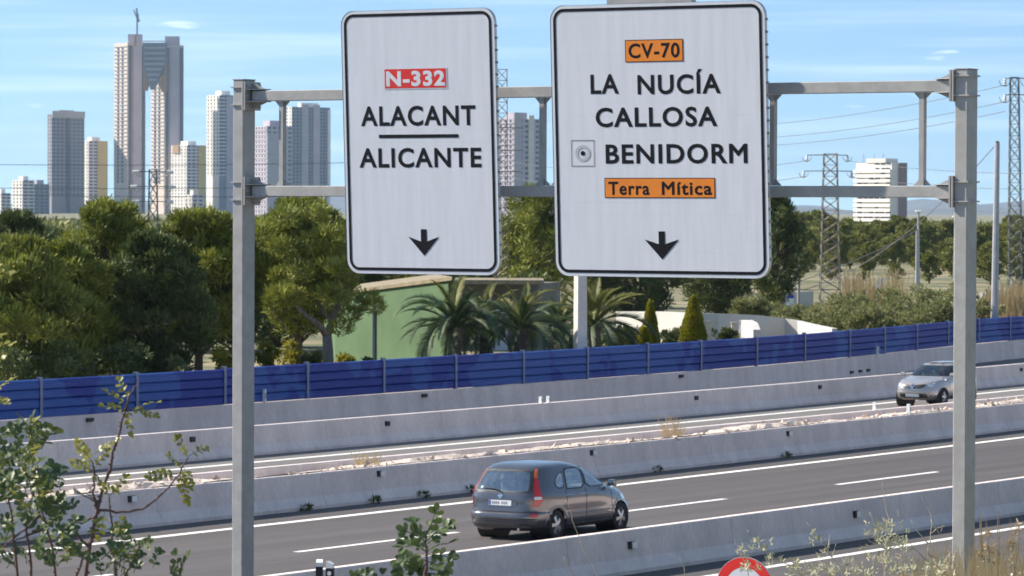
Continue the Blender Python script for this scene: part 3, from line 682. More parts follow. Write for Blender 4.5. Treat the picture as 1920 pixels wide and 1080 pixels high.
    def seats(s, ys, zs=.55):
        for i, yy in enumerate(ys):
            for x in ((-.36, .36) if i < len(ys) - 1 else (-.42, 0, .42)):
                mb = MB(); mb.bevbox((x, yy, zs), (.46 if i < len(ys) - 1 else .38, .5, .18), .05); mb.bevbox((x, yy - .26, zs + .33), (.44 if i < len(ys) - 1 else .38, .14, .6), .05); mb.bevbox((x, yy - .28, zs + .72), (.26, .09, .17), .03)
                mb.build('seat', M['seat'], s.t, world=False)
    def door_mirror(s, y, z, x, m):
        for sx in (1, -1):
            mb = MB(); mb.bevbox((sx * (x + .11), y, z + .05), (.2, .12, .14), .035); mb.box((sx * (x + .01), y + .02, z - .01), (.08, .05, .04)); o = mb.build('wing_mirror', M[m], s.t, world=False)
            q = MB(); q.box((sx * (x + .11), y - .063, z + .05), (.16, .004, .105)); q.build('mirror_glass', M['chrome'], o, world=False)

# grey hatchback seen from behind
rows = [(.20, 1.98, -1.98, .76, 4.2, 5.5), (.28, 2.06, -2.09, .84, 4.2, 5.5), (.40, 2.11, -2.13, .868, 4, 5.5), (.50, 2.12, -2.135, .872, 3.6, 5.5), (.565, 2.10, -2.12, .872, 3.4, 5.5), (.60, 2.09, -2.07, .872, 3.2, 5.5), (.72, 2.03, -2.055, .874, 3, 5.5),
        (.82, 1.93, -2.05, .872, 2.9, 5.5), (.90, 1.72, -2.045, .864, 3, 5.5), (.96, 1.42, -2.03, .853, 3.2, 5.5), (1.01, 1.16, -2.01, .838, 3.6, 5.5), (1.08, 1.0, -1.975, .815, 3.8, 5.5), (1.20, .76, -1.905, .775, 3.8, 5), (1.34, .46, -1.82, .722, 3.8, 4.6), (1.45, .18, -1.73, .67, 3.8, 4.4),
        (1.52, -.06, -1.64, .61, 3.6, 4), (1.56, -.25, -1.52, .53, 3.2, 3.6), (1.585, -.45, -1.36, .40, 2.8, 3), (1.60, -.7, -1.12, .18, 2.4, 2.4), (1.602, -.86, -.96, .03, 2, 2)]
ucar = 67.72 + 1.27; cl = RD(ucar, 42.0, .004)
c = Car('hatchback_car', 'dark grey five-door hatchback seen from behind, driving away on the motorway', cl, head(ucar), rows, 'car_grey', (-1.27, 1.265), .305, 1.50)
for sd in 'RL':
    c.window(sd, [(.86, 1.035), (.55, 1.25), (.28, 1.385), (.02, 1.45), (-.06, 1.45), (-.13, 1.03)], 'glass', 'door_window')
    c.window(sd, [(-.20, 1.03), (-.14, 1.45), (-.60, 1.45), (-.78, 1.43), (-.88, 1.05), (-.85, 1.03)], 'glass', 'door_window')
    c.window(sd, [(-.96, 1.07), (-.88, 1.40), (-1.05, 1.35), (-1.22, 1.24), (-1.27, 1.13), (-1.18, 1.06)], 'glass', 'quarter_window')
c.window('B', [(-.50, 1.44), (.50, 1.44), (.55, 1.38), (.635, 1.06), (.61, 1.01), (-.61, 1.01), (-.635, 1.06), (-.55, 1.38)], 'glass_rear', 'rear_window')
c.window('F', [(-.55, 1.44), (.55, 1.44), (.70, 1.10), (.68, 1.07), (-.68, 1.07), (-.70, 1.10)], 'glass', 'windscreen')
b_ = c.finish()
for k, sg in (('BR', 1), ('BL', -1)):
    def B(pts): return [(sg * x, z) for x, z in pts]
    o = c.patch('tail_light', 'B', B([(.59, 1.32), (.655, 1.10), (.69, .96), (.69, .84), (.685, .70), (.765, .71), (.80, .82), (.785, .96), (.722, 1.12), (.632, 1.32)]), 'lens_red', .010, 6, smooth=1)
    c.patch('lens', 'B', B([(.535, 1.475), (.59, 1.29), (.645, 1.29), (.567, 1.475)]), 'lens_amber', .013, 4, o, smooth=1)
    c.patch('lens', 'B', B([(.70, .92), (.70, .86), (.79, .86), (.785, .92)]), 'lens_clear', .014, 3, o, smooth=1)
    c.patch('fog_reflector', 'B', B([(.68, .57), (.68, .49), (.77, .49), (.77, .57)]), 'lens_red', .008, 3, smooth=1)
o = c.patch('number_plate', 'B', [(-.26, .835), (.26, .835), (.26, .725), (-.26, .725)], 'plate', .012, 3, smooth=0)
c.patch('plate_band', 'B', [(-.255, .83), (-.215, .83), (-.215, .73), (-.255, .73)], 'plate_blue', .015, 2, o, smooth=0)
c.patch('plate_recess', 'B', [(-.40, .86), (.40, .86), (.36, .69), (-.36, .69)], 'car_grey', .005, 3, smooth=1)
for i, x in enumerate((-.17, -.125, -.08, -.035, .05, .10, .15)): c.patch('plate_mark', 'B', [(x - .014, .81), (x + .014, .81), (x + .014, .75), (x - .014, .75)], 'plate_ink', .015, 1, o, smooth=0)
o = c.patch('emblem', 'B', [(.045 * math.cos(a), .925 + .045 * math.sin(a)) for a in np.linspace(0, 6.283, 14, endpoint=False)], 'chrome', .012, 2, smooth=0, f1=.7)
c.patch('emblem_bar', 'B', [(-.055, .937), (.055, .937), (.055, .913), (-.055, .913)], 'chrome', .016, 1, o, smooth=0)
for z0, z1, of in ((.56, .50, .016), (.44, .38, .012)):
    for kk in range(2):
        pass
P = [c.hit('B', x, .455, .004) for x in np.linspace(-.74, .74, 30)]; MB().tube(P, .012, 5).build('bumper_strip', M['trim'], b_, world=False)
P = [c.hit('B', x, .335, .004) for x in np.linspace(-.70, .70, 30)]; MB().tube(P, .018, 5).build('bumper_strip', M['trim'], b_, world=False)
P = [c.hit('B', x, .60, .003) for x in np.linspace(-.76, .76, 30)]; MB().tube(P, .007, 5).build('tailgate_seam', M['trim'], b_, world=False)
MB().tube([c.hit('B', .02, 1.0, .02), c.hit('B', -.12, 1.05, .035), c.hit('B', -.42, 1.07, .02)], .010, 6).build('wiper', M['trim'], c.t, world=False)
for sd in 'RL':
    for pts in ([(-.16, .28), (-.16, 1.02)], [(.88, .42), (.92, .98)], [(-.93, 1.02), (-.92, .78), (-.98, .68)], [(-.92, .30), (.82, .30)]): c.seam(sd, pts)
    for yy in (-.42, -1.02 + .28): pass
    for yy in (-.28, -.86 + .0):
        a = c.hit(sd, yy - .09, .90, .02); d = c.hit(sd, yy + .09, .90, .02); MB().tube([c.hit(sd, yy - .1, .90, -.01), a, d, c.hit(sd, yy + .1, .90, -.01)], .016, 6).build('door_handle', M['chrome'], c.t, world=False)
    c.patch('indicator', sd, [(1.30, .80), (1.42, .80), (1.42, .765), (1.30, .765)], 'lens_amber', .008, 2)
    P = [c.hit(sd, y, .52, .004) for y in np.linspace(-.86, .84, 24)]; MB().tube(P, .013, 5).build('side_moulding', M['car_grey'], b_, world=False)
    sx = 1 if sd == 'R' else -1
    c.patch('headlight', 'F', [(sx * .45, .78), (sx * .76, .80), (sx * .76, .66), (sx * .45, .64)], 'lens_clear', .008, 4)
c.door_mirror(.80, 1.02, .80, 'car_grey'); c.seats((.15, -.75)); 
mb = MB(); mb.bevbox((0, .92, .88), (1.4, .35, .22), .06); mb.box((0, -.2, .34), (1.44, 2.8, .06)); mb.bevbox((0, -1.62, .80), (1.3, .5, .05), .02); mb.build('cabin_floor', M['cabin'], c.t, world=False)
mb = MB(); mb.tube([(.45, -2.1, .24), (.45, -2.0, .24)], .03, 10); mb.build('exhaust', M['chrome'], c.t, world=False)

c.t.scale = (1, 1, .945)

# silver crossover coming the other way
rows = [(.26, 2.02, -2.05, .78, 3.8, 5), (.34, 2.14, -2.16, .87, 3.8, 5), (.46, 2.20, -2.20, .905, 3.8, 5), (.60, 2.215, -2.21, .915, 3.6, 5), (.72, 2.20, -2.20, .915, 3.4, 5), (.82, 2.16, -2.18, .915, 3.2, 5), (.90, 2.06, -2.16, .91, 3.2, 5), (.97, 1.85, -2.14, .90, 3.4, 5), (1.02, 1.55, -2.13, .89, 3.6, 5),
        (1.06, 1.22, -2.12, .88, 3.8, 5), (1.10, 1.02, -2.10, .865, 4, 5), (1.22, .76, -2.02, .82, 4, 4.6), (1.36, .44, -1.92, .765, 4, 4.6), (1.47, .14, -1.82, .715, 3.8, 4.4), (1.54, -.12, -1.72, .66, 3.6, 4), (1.58, -.32, -1.6, .58, 3.2, 3.6), (1.605, -.5, -1.42, .44, 2.8, 3), (1.62, -.78, -1.12, .2, 2.4, 2.4), (1.622, -.9, -1.0, .03, 2, 2)]
usv = 121.4; vsv = 58.05; hh = head(usv) + math.pi
cl = RD(usv + 1.32, vsv, .004)
c = Car('crossover_car', 'silver crossover car driving towards the camera, half hidden by the right gantry post', cl, hh, rows, 'car_silver', (-1.33, 1.32), .345, 1.58)
c.window('F', [(-.60, 1.475), (.60, 1.475), (.66, 1.43), (.77, 1.16), (.74, 1.12), (-.74, 1.12), (-.77, 1.16), (-.66, 1.43)], 'glass_dark', 'windscreen')
for sd in 'RL':
    c.window(sd, [(.82, 1.13), (.50, 1.33), (.25, 1.43), (.0, 1.48), (-.10, 1.48), (-.15, 1.12)], 'glass_dark', 'door_window')
    c.window(sd, [(-.22, 1.12), (-.17, 1.48), (-.75, 1.47), (-1.25, 1.36), (-1.45, 1.22), (-1.40, 1.18), (-.9, 1.13)], 'glass_dark', 'door_window')
c.window('B', [(-.58, 1.46), (.58, 1.46), (.68, 1.14), (-.68, 1.14)], 'glass_dark', 'rear_window')
b_ = c.finish()
o = c.patch('grille', 'F', [(-.50, .86), (0, .82), (.50, .86), (.44, .74), (.2, .67), (-.2, .67), (-.44, .74)], 'trim', .006, 5, smooth=1)
c.patch('emblem', 'F', [(0, .88), (.085, .775), (0, .67), (-.085, .775)], 'chrome', .022, 3, o, smooth=0, f1=.45)
P = [c.hit('F', x, .66 + .05 * abs(x), .012) for x in np.linspace(-.48, .48, 16)]; MB().tube(P, .014, 6).build('chrome_strip', M['chrome'], o, world=False)
c.patch('lower_grille', 'F', [(-.60, .50), (.60, .50), (.66, .40), (.5, .34), (-.5, .34), (-.66, .40)], 'trim', .006, 5, smooth=1)
c.patch('number_plate', 'F', [(-.26, .50), (.26, .50), (.26, .39), (-.26, .39)], 'plate', .02, 3, smooth=0)
P = [c.hit('F', x, .55, .008) for x in np.linspace(-.66, .66, 20)]; MB().tube(P, .02, 6).build('bumper_strip', M['car_silver'], b_, world=False)
for sd, k, sg in (('R', 'FR', 1), ('L', 'FL', -1)):
    A = c.fr[k][1]
    def q(x, z): p = c.hit('F', sg * x, z, 0); return (A.x * p.x + A.y * p.y, z)
    def qs(y, z): p = c.hit(sd, y, z, 0); return (A.x * p.x + A.y * p.y, z)
    o = c.patch('headlight', k, [q(.52, .84), q(.56, .76), q(.70, .76), qs(1.78, .86), qs(1.62, .97), q(.66, .88)], 'lens_clear', .010, 5, smooth=1)
    c.patch('projector', k, [q(.60, .83), q(.60, .79), q(.70, .80), q(.70, .85)], 'chrome', .016, 2, o)
    c.patch('fog_light', k, [q(.68, .50), q(.80, .50), q(.80, .41), q(.68, .41)], 'chrome', .010, 3)
    c.patch('sill_trim', sd, [(-.88, .38), (.86, .38), (.86, .27), (-.88, .27)], 'trim', .004, 3)
    for pts in ([(-.18, .36), (-.18, 1.1)], [(.86, .50), (.92, 1.08)]): c.seam(sd, pts)
c.door_mirror(.80, 1.12, .86, 'car_silver'); c.seats((.2, -.75), .62)
mb = MB(); mb.bevbox((0, .95, .96), (1.5, .4, .22), .06); mb.box((0, -.2, .42), (1.5, 2.9, .06)); mb.build('cabin_floor', M['cabin'], c.t, world=False)
for sx in (-1, 1):
    P = [c.hit('R' if sx > 0 else 'L', y, 1.55, .0) for y in np.linspace(-1.4, .0, 12)]; MB().tube([p + Vector((-sx * .03, 0, .035)) for p in P], .016, 6).build('roof_rail', M['trim'], c.t, world=False)
c.t.scale = (.93, .93, .90)
# ------------------------------------------------------------------ trees and shrubs
def nth(i):
    w1 = 'first second third fourth fifth sixth seventh eighth ninth tenth eleventh twelfth thirteenth fourteenth fifteenth sixteenth seventeenth eighteenth nineteenth twentieth twenty-first twenty-second twenty-third twenty-fourth'.split(); return w1[i]
def tufts(rng, cen, rad, n, size, flat=.75, up_bias=.35, shell=.55, slim=1.0):
    """n small leaf quads spread through an ellipsoid clump, denser towards its outside"""
    d = rng.randn(n, 3); d /= np.linalg.norm(d, axis=1)[:, None]
    r = (shell + (1 - shell) * rng.rand(n)) ** .8
    P = np.asarray(cen) + d * r[:, None] * np.asarray(rad) * np.array([1, 1, flat])
    ax = d + rng.randn(n, 3) * .55 + np.array([0, 0, up_bias]); ax /= np.linalg.norm(ax, axis=1)[:, None]
    sd = np.cross(ax, rng.randn(n, 3)); sd /= np.linalg.norm(sd, axis=1)[:, None]
    L = size * (.6 + .8 * rng.rand(n))[:, None]; W = L * slim * (.28 + .2 * rng.rand(n))[:, None]
    return np.stack([P - sd * W * .5, P + sd * W * .5, P + ax * L + sd * W * .3, P + ax * L - sd * W * .3], 1)
def pine_parts(seed, h, R, base=.28, n=9000, size=.22, clumps=60, top=.5, lean=(0, 0), slim=1.0):
    """trunk MB and crown quads; crown of many separate clumps on limbs"""
    rng = np.random.RandomState(seed); tb = MB(); Q = []
    n_ = 7; tp = [Vector((lean[0] * t * t + .12 * math.sin(t * 5 + seed) * t, lean[1] * t * t + .1 * math.cos(t * 4 + seed) * t, h * .86 * t)) for t in np.linspace(0, 1, n_)]
    tb.tube(tp, [.17 * (h / 7) * (1 - .75 * t) + .02 for t in np.linspace(0, 1, n_)], 8)
    for k in range(clumps):
        zf = base + (1 - base) * rng.rand() ** .85
        # crown outline: widest a little below the middle, irregular by azimuth
        az = rng.rand() * 2 * math.pi; wf = math.sin(math.pi * min(max((zf - base) / (1.02 - base), .04), .98)) ** .6
        irr = 1 + .28 * math.sin(az * 2 + seed) + .18 * math.sin(az * 5 + seed * 2 + zf * 6)
        rr = R * wf * irr * (.35 + .65 * rng.rand() ** .5)
        j = min(int(zf / .86 * (n_ - 1)), n_ - 1); c0 = tp[j]
        c_ = np.array([c0.x + rr * math.cos(az), c0.y + rr * math.sin(az), zf * h * .97])
        cr = (.075 + .085 * rng.rand()) * (R * 1.15 + 1.2) * (1.12 - .4 * zf)
        if k % 2 == 0:
            st = tp[max(0, j - 1)]; mid = (st + Vector(c_)) / 2 - Vector((0, 0, .12)); tb.tube([st, mid, Vector(c_)], [.05, .032, .012], 5)
        Q.append(tufts(rng, c_, (cr * 1.2, cr * 1.2, cr), int(n / clumps), size, .8, .8, .45, slim))
    for k in range(int(clumps * .35)):
        az = rng.rand() * 6.283; zf = .60 + .33 * rng.rand(); rr = R * .75 * rng.rand() * (1.25 - zf) * 1.6; c0 = tp[-1]
        Q.append(tufts(rng, (c0.x * zf + rr * math.cos(az), c0.y * zf + rr * math.sin(az), h * (zf + .02)), (.22 * h / 6, .22 * h / 6, .45 * h / 6), max(20, int(n / clumps * .4)), size, 1.0, 1.2, .2, slim))
    return tb, np.concatenate(Q)
def put_tree(name, label, cat, p, tb, Q, leaf, bark='bark', group=None, crown='crown', sc_=1.0, rz=0.0):
    t = thing(name, label, cat, p, rz, group); t.scale = (sc_,) * 3
    o = bpy.data.objects.new('trunk', tb if isinstance(tb, bpy.types.Mesh) else tb.mesh('trunk', M[bark], True)); link(o, t)
    o = bpy.data.objects.new(crown, Q if isinstance(Q, bpy.types.Mesh) else quads(crown, Q, M[leaf])); link(o, t); return t
def ground_at(px, Y):
    p = at(px, 600, Y); p.z = .45; return p
def zat(px, py, Y): return at(px, py, Y).z
# pines beyond the fence on the left and behind the signs: (px, Y, top py, half width px, leaf, label, seed, base)
pines = [
 (30, 160, 398, 110, 'pine_dark', 'dark pine at the left edge below the low apartment blocks', 11, .2),
 (40, 126, 450, 150, 'pine_olive', 'broad low olive pine at the left edge right behind the blue fence', 12, .06),
 (205, 141, 376, 105, 'pine_olive', 'tall pointed olive pine in front of the twin tower', 13, .08),
 (130, 131, 452, 105, 'pine_olive', 'rounded olive pine left of the tallest pine, touching the blue fence', 18, .05),
 (290, 133, 440, 110, 'pine_dark', 'shaded pine low between the tall pine and the left gantry post', 19, .05),
 (90, 178, 432, 120, 'pine_dark', 'dark pine in the second row behind the low broad pine', 61, .05),
 (265, 170, 425, 110, 'pine_olive', 'olive pine in the second row right of the tallest pine', 62, .05),
 (440, 172, 425, 90, 'pine_dark', 'dark pine in the second row directly behind the left gantry post', 63, .05),
 (520, 176, 440, 90, 'pine_dark', 'dark pine in the second row right of the left gantry post', 64, .05),
 (660, 185, 440, 80, 'pine_dark', 'dark pine behind the forked pine and green roof', 65, .05),
 (372, 141, 396, 112, 'pine_olive', 'olive pine with pale bare trunk just left of the left gantry post', 14, .25),
 (560, 152, 372, 105, 'pine_olive', 'olive pine crown filling the gap between the left post and the tall sign', 15, .25),
 (1010, 215, 350, 95, 'pine_olive', 'tall sunlit pine seen through the gap between the two signs', 16, .18),
 (735, 240, 430, 120, 'pine_olive', 'pine behind the green building under the tall sign', 21, .15),
 (880, 230, 420, 100, 'pine_dark', 'pine right of the green roof, mostly behind the tall sign', 22, .15),
 (1200, 215, 440, 110, 'pine_dark', 'dark pine under the middle of the wide sign behind the small topiary cone', 23, .1),
 (1340, 225, 450, 100, 'pine_dark', 'dark pine behind the large topiary cone under the wide sign', 24, .1),
 (1455, 230, 358, 66, 'pine_dark', 'dark pine rising just right of the wide sign', 17, .12),
 (1120, 250, 420, 90, 'pine_olive', 'olive pine behind the square pale pole under the wide sign', 25, .1),
]
for px, Y, top, hw, leaf, lab, seed, base in pines:
    h = zat(px, top, Y) - .45; R = hw / ppm(Y) * .84
    tb, Q = pine_parts(seed, h, R, base, n=30000 if Y < 165 else 13000, size=.20 if Y < 165 else .26, clumps=120, slim=.55)
    put_tree('pine_tree', lab, 'pine tree', ground_at(px, Y), tb, Q, leaf, 'bark')
# the forked pine beside the green building, its trunk traced
Y = 140; p0 = ground_at(617, Y)
def rel(px, py, dy=0): return at(px, py, Y + dy) - p0
tb = MB()
tb.tube([Vector((0, 0, -.2)), rel(615, 660), rel(613, 628)], [.22, .19, .17], 9)
tb.tube([rel(613, 630), rel(628, 590, .2), rel(646, 545, .5), rel(653, 515, .6), rel(640, 470, .5)], [.15, .12, .09, .07, .04], 8)
tb.tube([rel(613, 630), rel(597, 608, -.3), rel(575, 592, -.8), rel(548, 565, -1.2), rel(535, 540, -1.3)], [.13, .11, .08, .06, .04], 8)
tb.tube([rel(622, 605), rel(600, 575, .5), rel(590, 540, .8)], [.07, .05, .03], 6); tb.tube([rel(646, 545), rel(630, 530, -.4), rel(640, 510, -.6)], [.06, .045, .025], 6)
rng = np.random.RandomState(5); Q = []
for k in range(86):
    px = 480 + 185 * rng.rand(); py = 400 + 190 * rng.rand() ** 1.0
    if ((px - 570) / 92) ** 2 + ((py - 485) / 105) ** 2 > 1: continue
    if py > 555 and px > 560: continue
    c_ = np.array(rel(px, py, rng.uniform(-1.8, 1.8))); Q.append(tufts(rng, c_, (.52, .52, .40), 380, .19, .8, .8, .45, .55))
for px, py in ((640, 615), (655, 590), (690, 560), (668, 572), (700, 575)):
    c_ = np.array(rel(px, py, -1.0)); Q.append(tufts(rng, c_, (.45, .45, .35), 260, .18, .8, .8, .45, .55))
put_tree('pine_tree', 'forked pine with pale grey leaning trunk beside the green building', 'pine tree', p0, tb, np.concatenate(Q), 'pine_olive', 'bark_grey')
# trunk seen bare on the pine left of the post
# far pine wood on the right: countable crowns sharing four meshes
wood = []
for i in range(5):
    tb, Q = pine_parts(40 + i, 6.0, 3.0, .15, n=7000, size=.30, clumps=56); wood.append((tb.mesh('trunk', M['bark'], True), quads('crown', Q, M['pine_far'])))
rng = np.random.RandomState(9); LAB = 'round pine crown in the wood on the right behind the pylons'
spots = []
for rowname, Yw, tops, step in (('rearmost', 560, 402, 34), ('second', 480, 414, 36), ('third', 410, 434, 42), ('front', 350, 458, 50)):
    x = 1470 + rng.rand() * 30; qn = 0
    while x < 1990:
        spots.append((x, Yw + rng.uniform(-18, 18), tops + rng.uniform(-12, 18), rowname, qn)); qn += 1; x += step * (.8 + .5 * rng.rand())
for x, Yw, tp_, rowname, qn in spots:
    if Yw < 360 and 1600 < x < 1730: tp_ += 35
    h = zat(x, tp_, Yw) - .8; tm, cm = wood[rng.randint(5)]
    put_tree('pine_tree', 'pine in the %s row of the right-hand wood, %s from the left' % (rowname, nth(qn)), 'pine tree', ground_at(x, Yw), tm, cm, None, group='pines of the wood on the right', sc_=h / 6.0, rz=rng.rand() * 6)
LAB = 'distant pine behind the signs, showing below and between them'
for qn, x in enumerate((690, 760, 830, 905, 960, 1040, 1100, 1180, 1260, 1340, 1420)):
    Yw = 330 + rng.uniform(-20, 30); h = zat(x, 430 + rng.uniform(-15, 20), Yw) - .5; tm, cm = wood[rng.randint(5)]
    put_tree('pine_tree', 'distant pine behind the signs, %s from the left' % nth(qn), 'pine tree', ground_at(x, Yw), tm, cm, None, group='distant pines behind the signs', sc_=h / 6.0, rz=rng.rand() * 6)
LAB = 'distant tree top at the foot of the left-hand towers'
for qn, x in enumerate((10, 70, 120, 160, 250, 300, 345, 420, 500, 530, 600, 640)):
    Yw = 300 + rng.uniform(-20, 30); h = zat(x, 455 + rng.uniform(-12, 15), Yw) - .5; tm, cm = wood[rng.randint(5)]
    put_tree('pine_tree', 'distant tree top at the foot of the left-hand towers, %s from the left' % nth(qn), 'pine tree', ground_at(x, Yw), tm, cm, None, group='distant trees below the towers', sc_=h / 6.0, rz=rng.rand() * 6)
# dark round laurel under the gap between the signs
rng = np.random.RandomState(31)
def bush(name, lab, cat, px, Y, top, hw, leaf, n=2600, size=.16, group=None, flat=None, clumps=16, zb=.4):
    p = ground_at(px, Y); p.z = zb; h = zat(px, top, Y) - zb; R = hw / ppm(Y); Q = []; tb = MB()
    for k in range(clumps):
        a = rng.rand() * 6.28; r = R * .8 * rng.rand() ** .5; z = h * (.12 + .72 * rng.rand()) * (1 - .35 * (r / R) ** 2)
        c_ = np.array([r * math.cos(a), r * math.sin(a), z]); q = (.28 + .15 * rng.rand()) * min(R, h * .8)
        Q.append(tufts(rng, c_, (q * 1.1, q * 1.1, q * .9), n // clumps, size)); 
        if k % 3 == 0: tb.tube([Vector((0, 0, -.1)), Vector(c_) * .5, Vector(c_)], [.03, .02, .008], 4)
    return put_tree(name, lab, cat, p, tb, np.concatenate(Q), leaf, 'bark', group, 'foliage')
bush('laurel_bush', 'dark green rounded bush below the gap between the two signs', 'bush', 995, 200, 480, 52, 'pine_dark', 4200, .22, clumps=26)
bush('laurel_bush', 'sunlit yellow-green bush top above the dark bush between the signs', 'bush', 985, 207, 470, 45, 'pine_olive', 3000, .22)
# shrubs on the bank right of the white ramp
k = 0
for qn, (x, Yw, top, hw) in enumerate(sorted(((1405, 208, 543, 40), (1440, 215, 556, 40), (1490, 205, 566, 42), (1530, 200, 560, 46), (1575, 196, 545, 44), (1610, 190, 556, 50), (1655, 193, 535, 48), (1690, 189, 548, 46), (1735, 194, 520, 52), (1775, 190, 540, 44), (1560, 188, 585, 40), (1630, 186, 575, 46), (1720, 186, 570, 44), (1500, 190, 590, 36), (1790, 192, 505, 40), (1842, 196, 545, 34), (1452, 196, 590, 30), (1680, 200, 520, 40), (1600, 205, 530, 44)))):
    bush('shrub', 'grey-green wild shrub above the right half of the blue fence, %s from the left' % nth(qn), 'shrub', x, Yw, top, hw, 'shrub', 3000, .15, 'wild shrubs above the fence')
for x, Yw, top, hw, lab in ((1640, 225, 508, 62, 'tall tan reeds in front of the wood, below the white tower'), (1870, 200, 545, 34, 'dry tan grass clump beside the tall thin pole at the right edge'), (1905, 198, 530, 34, 'dry tan grass clump under the right-edge lattice pylon')):
    p = ground_at(x, Yw); Q = []; h = zat(x, top, Yw) - .4; R = hw / ppm(Yw); n = 420
    b0 = np.stack([rng.uniform(-R, R, n), rng.uniform(-R * .6, R * .6, n), np.zeros(n)], 1); hh_ = h * (.35 + .7 * rng.rand(n) ** 1.3); tip = b0 + np.stack([rng.randn(n) * .3, rng.randn(n) * .3, hh_], 1)
    w_ = np.stack([.02 + .02 * rng.rand(n), np.zeros(n), np.zeros(n)], 1); V = np.stack([b0 - w_, b0 + w_, tip + w_ * .6, tip - w_ * .6], 1)
    o = bpy.data.objects.new('reed_bed', quads('reed_bed', V, M['shrub_dry'])); o.location = p; link(o); tag(o, lab, 'reeds', kind='stuff')
# low yellowish scrub behind the fence near the forked pine
for x, Yw, top, hw, leaf, lab in ((500, 141, 628, 26, 'shrub_yellow', 'yellow-leaved bush right of the left gantry post above the fence'), (545, 143, 622, 30, 'shrub_yellow', 'yellow-orange bush under the forked pine'), (585, 141, 640, 22, 'shrub', 'green-grey low bush left of the forked trunk'), (650, 136, 650, 20, 'shrub_yellow', 'yellow-green weed at the foot of the green building'),
        (425, 139, 640, 24, 'shrub_yellow', 'yellowish bush left of the left gantry post'), (330, 129, 655, 24, 'shrub', 'small grey-green bush under the shaded pine'), (230, 127, 630, 60, 'pine_dark', 'dark undergrowth below the tallest pine'), (120, 124, 630, 70, 'pine_dark', 'dark undergrowth below the rounded pine'), (30, 121, 630, 60, 'pine_dark', 'dark undergrowth at the left edge behind the fence'), (690, 138, 655, 14, 'pine_dark', 'small dark weed against the green wall')):
    bush('bush', lab, 'bush', x, Yw, top, hw, leaf, 1500, .14, clumps=12)

# palms: arching fronds, each a part
def frond_mesh(seed, L, droop, leaf):
    rng = np.random.RandomState(seed); V = []; n = 34; pts = []
    for i in range(n + 1):
        t = i / n; a = R_(62) - droop * t ** 1.2
        if i == 0: pts.append(np.zeros(3))
        else: pts.append(pts[-1] + np.array([math.cos(a), 0, math.sin(a)]) * L / n)
    for i in range(n):
        a, b = pts[i], pts[i + 1]; w_ = np.array([0, .035 * (1 - i / n) + .006, 0]); V.append([a - w_, a + w_, b + w_ * .9, b - w_ * .9])
        if i > 2:
            t = i / n; ll = .36 * math.sin(math.pi * min(1, .18 + .8 * t)) * (.8 + .4 * rng.rand()) * L / 2.4; d = (b - a) / np.linalg.norm(b - a)
            for sg in (1, -1):
                o = d * .8 + np.array([0, sg * .7, .30 - .2 * rng.rand()]); o /= np.linalg.norm(o); wv = d * .042
                V.append([a - wv, a + wv, a + o * ll + wv * .2, a + o * ll - wv * .2]); V.append([a + d * .03 - wv, a + d * .03 + wv, a + d * .03 + (o + np.array([0, 0, .25])) * ll * .85 + wv * .2, a + d * .03 + (o + np.array([0, 0, .25])) * ll * .85 - wv * .2])
    return quads('frond', np.array(V), M[leaf])
fr_d = [frond_mesh(i, 2.3 + .3 * i, R_(70 + 22 * i), 'palm') for i in range(4)]; fr_y = [frond_mesh(i + 9, 2.0 + .3 * i, R_(35 + 20 * i), 'palm_yellow') for i in range(3)]
def palm(px, Y, pyc, lab, n, sc_, yellow, seed, pyb=668):
    rng = random.Random(seed); p = ground_at(px, Y); zc = zat(px, pyc, Y) - p.z; t = thing('palm_tree', lab, 'palm tree', p)
    mb = MB(); pr = []
    for k in range(15): z = -.2 + (zc + .3) * k / 14; pr.append((.26 + (.05 if k % 2 else 0) - .05 * k / 14 + (.1 if k > 11 else 0), z))
    mb.lathe(pr, 12); o = mb.build('trunk', M['bark'], t, world=False)
    for i in range(n):
        f = i / n; el = R_(-50) + f * R_(72); az = i * 2.39996 + rng.uniform(-.2, .2); s_ = sc_ * rng.uniform(.85, 1.12)
        ms = fr_y if (f > 1 - yellow) else fr_d; me = ms[rng.randrange(len(ms))]
        inst('frond', me, t, (0, 0, zc + .1 * f), (rng.uniform(-.2, .2), -el, az), (s_,) * 3)
    return t
palm(852, 147, 618, 'large dark palm with drooping fronds in front of the green wall', 34, .98, .08, 1)
palm(975, 149, 622, 'palm in the middle with yellowish young fronds, under the gap between the signs', 34, .95, .3, 2)
palm(1110, 153, 616, 'pale yellow-green palm right of the square pale pole', 34, 1.0, .6, 3)
palm(912, 157, 606, 'palm partly hidden between the two dark palms, in front of the white door', 26, .8, .5, 4)
palm(1048, 158, 616, 'dull green palm left of the square pale pole', 26, .8, .15, 5)
